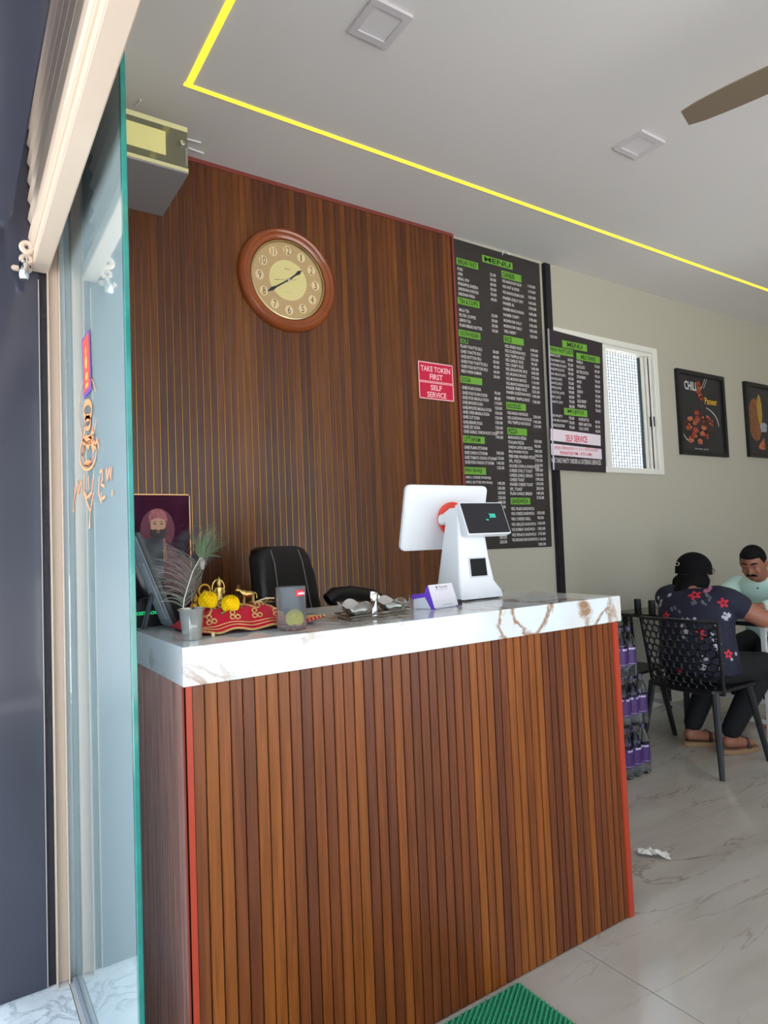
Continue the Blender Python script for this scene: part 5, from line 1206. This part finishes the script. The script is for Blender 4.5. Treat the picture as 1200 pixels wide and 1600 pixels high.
for x, y in ((1082, 943), (1086, 941), (1098, 941), (1102, 944), (1050, 952), (1055, 950), (1062, 956), (1105, 930), (1110, 934), (1108, 938), (1120, 985), (1122, 992), (1127, 1035)):
    flower(fl_leaf, x, y, rnd.uniform(.012, .02), 2, .25, rnd.random()*3, ctr=False)
for mb_i, nm, mm in ((fl_red, 'red_flower_print', mat('red_flower_print', (196, 40, 62), .7)), (fl_pink, 'pink_flower_print', mat('pink_flower_print', (196, 120, 150), .7)), (fl_white, 'white_blossom_print', mat('white_blossom_print', (186, 180, 196), .7)), (fl_leaf, 'leaf_print', mat('grey_leaf_print', (98, 102, 108), .7)), (fl_dk, 'flower_centre_print', mat('dark_centre_print', (22, 18, 28), .7))):
    if mb_i.v: tag(mb_i.build(nm, mm, wm_), kind='stuff')

# --- man opposite, facing the camera and looking down
mn_ = thing('person', (4.85, 2.42, 0), 'person in mint shirt with black hair and moustache leaning over the table', 'person')
hc = P(1177, 880, 0, 4.62)
b = MB(); Rm = Matrix.Translation(hc) @ Matrix.Rotation(math.radians(12), 4, 'Z') @ Matrix.Rotation(math.radians(-26), 4, 'Y')   # face points to -X and down
def HM(x, y, z): return Rm @ Vector((-x, y, z))
q = MB(); q.ball((0, 0, .012), (.094, .076, .105), 24, 16); q.ball((-.022, 0, -.045), (.072, .064, .064), 20, 12); q.ball((-.058, 0, -.080), (.028, .030, .024)); q.xf(Rm); b.add(q.v, q.f)
q = MB()
for k, (z, x, r) in enumerate(((.012, -.086, .011), (-.004, -.096, .0125), (-.020, -.104, .0155))): q.ball((x, 0, z), (r, r*.85, r))
for s_ in (-1, 1):
    q.ball((-.094, s_*.012, -.024), (.010, .008, .008)); q.ball((.006, s_*.079, -.004), (.020, .010, .032)); q.ball((-.083, s_*.031, .030), (.013, .022, .008)); q.ball((-.070, s_*.040, -.020), (.022, .022, .02))
q.ball((-.087, 0, -.058), (.012, .024, .0065)); q.ball((-.084, 0, -.067), (.012, .020, .007)); q.xf(Rm); b.add(q.v, q.f)
neck0 = Rm @ Vector((.03, 0, -.07)); chest = Vector((4.80, 2.47, .93))
limb(b, [neck0, Vector((4.76, hc.y+.02, .97)), chest], [.058, .062, .07])
cy = hc.y+.03
trunk(b, [(4.92, cy, .50, .12, .16), (4.88, cy, .70, .11, .16), (4.82, cy, .88, .10, .17), (4.79, cy, .95, .06, .10)])
sR, sL = Vector((4.79, cy+.185, .915)), Vector((4.79, cy-.185, .915))      # his right is the image's left
eR, eL = Vector((4.62, cy+.25, .815)), Vector((4.62, cy-.26, .812)); wR, wL = Vector((4.42, cy+.10, .795)), Vector((4.40, cy-.12, .795))
limb(b, [sR, eR, wR], [.05, .042, .027]); limb(b, [sL, eL, wL], [.05, .042, .027])
hand(b, wR, (-.8, -.45, -.02), (0, 0, 1), 1, .5, 1); hand(b, wL, (-.85, .4, -.02), (0, 0, 1), 1, .5, -1)
for s_, y_ in ((1, cy+.11), (-1, cy-.11)):
    limb(b, [(4.52, y_, .48), (4.62, y_, .10), (4.60, y_, .05)], [.052, .036, .034]); limb(b, [(4.63, y_, .04), (4.48, y_, .028)], [.034, .028])
    for q_ in range(5): capsule(b, (4.475+.006*q_, y_+s_*(-.024+.012*q_), .022), (4.443+.008*q_, y_+s_*(-.024+.012*q_), .018), .011-.0008*q_, .009-.0006*q_, 8)
skinmesh(b, 'body', m_skin_m, mn_, .0065, 2)
s = MB(); trunk(s, [(4.92, cy, .47, .145, .185), (4.90, cy, .58, .145, .19), (4.87, cy, .72, .135, .19), (4.83, cy, .85, .13, .20), (4.80, cy, .93, .11, .195), (4.785, cy, .965, .08, .13), (4.775, cy, .99, .07, .085)], 32)
limb(s, [sR, eR, eR+(wR-eR)*.62], [.070, .060, .046]); limb(s, [sL, eL, eL+(wL-eL)*.62], [.070, .060, .046])
shirt_m = skinmesh(s, 'shirt', m_mint, mn_, .010, 4)
cl_ = MB()
for s_ in (-1, 1): cl_.prism([Vector((4.700, cy-.01, .930)), Vector((4.715, cy-.01+s_*.075, .985)), Vector((4.76, cy-.01+s_*.09, 1.01)), Vector((4.745, cy-.01+s_*.055, 1.01)), Vector((4.715, cy-.01+s_*.02, .965))], (-.006, 0, -.004))
cl_.build('collar', m_mint, mn_, bevel=.001)
bvm = BVHTree.FromPolygons([v.co+world_loc(mn_) for v in shirt_m.data.vertices], [tuple(p.vertices) for p in shirt_m.data.polygons])
bu = MB()
for x_, y_ in ((1184, 919), (1187, 945), (1196, 989)):
    d = (fw*FPX + rt*(x_-600) - up*(y_-800)).normalized(); h = bvm.ray_cast(EYE, d)
    if h[0] is not None: bu.ball(h[0], .0062, 8, 5)
if bu.v: bu.build('buttons', m_black, mn_, smooth=True)
tr_ = MB(); trunk(tr_, [(4.93, cy, .455, .14, .175), (4.93, cy, .56, .135, .175)])
for y_ in (cy+.11, cy-.11): limb(tr_, [(4.90, y_, .52), (4.54, y_, .50), (4.60, y_, .12)], [.092, .072, .052])
skinmesh(tr_, 'trousers', m_blk, mn_, .011, 4)
h = MB(); h.ball((.016, 0, .028), (.092, .083, .098), 22, 14); h.ball((-.035, 0, .088), (.055, .066, .032)); h.ball((.05, 0, -.015), (.055, .070, .06)); h.xf(Rm)
hr = skinmesh(h, 'hair', m_hair, mn_, .007, 2)
f_ = MB()
for s_ in (-1, 1): limb(f_, [Rm @ Vector((-.098, s_*.002, -.040)), Rm @ Vector((-.094, s_*.018, -.044)), Rm @ Vector((-.083, s_*.032, -.054))], [.0085, .0085, .0045])
skinmesh(f_, 'moustache', m_hair, mn_, .003, 1)
f_ = MB()
for s_ in (-1, 1): limb(f_, [Rm @ Vector((-.091, s_*.014, .038)), Rm @ Vector((-.089, s_*.032, .044)), Rm @ Vector((-.076, s_*.050, .038))], [.0045, .0055, .003])
f_.build('eyebrows', m_hair, mn_, smooth=True)
f_ = MB(); g_ = MB(); lid = MB()
for s_ in (-1, 1):
    c = Rm @ Vector((-.076, s_*.031, .014)); f_.ball(Rm @ Vector((-.0745, s_*.031, .013)), .0118, 14, 10); g_.ball(Rm @ Vector((-.0838, s_*.031, .0075)), .0048, 8, 6); lid.ball(Rm @ Vector((-.0755, s_*.031, .0165)), .0128, 14, 10)
f_.build('eyes', mat('eye_white', (206, 196, 186), .2), mn_, smooth=True); g_.build('irises', m_black, mn_, smooth=True); lid.build('eyelids', m_skin_m, mn_, smooth=True)
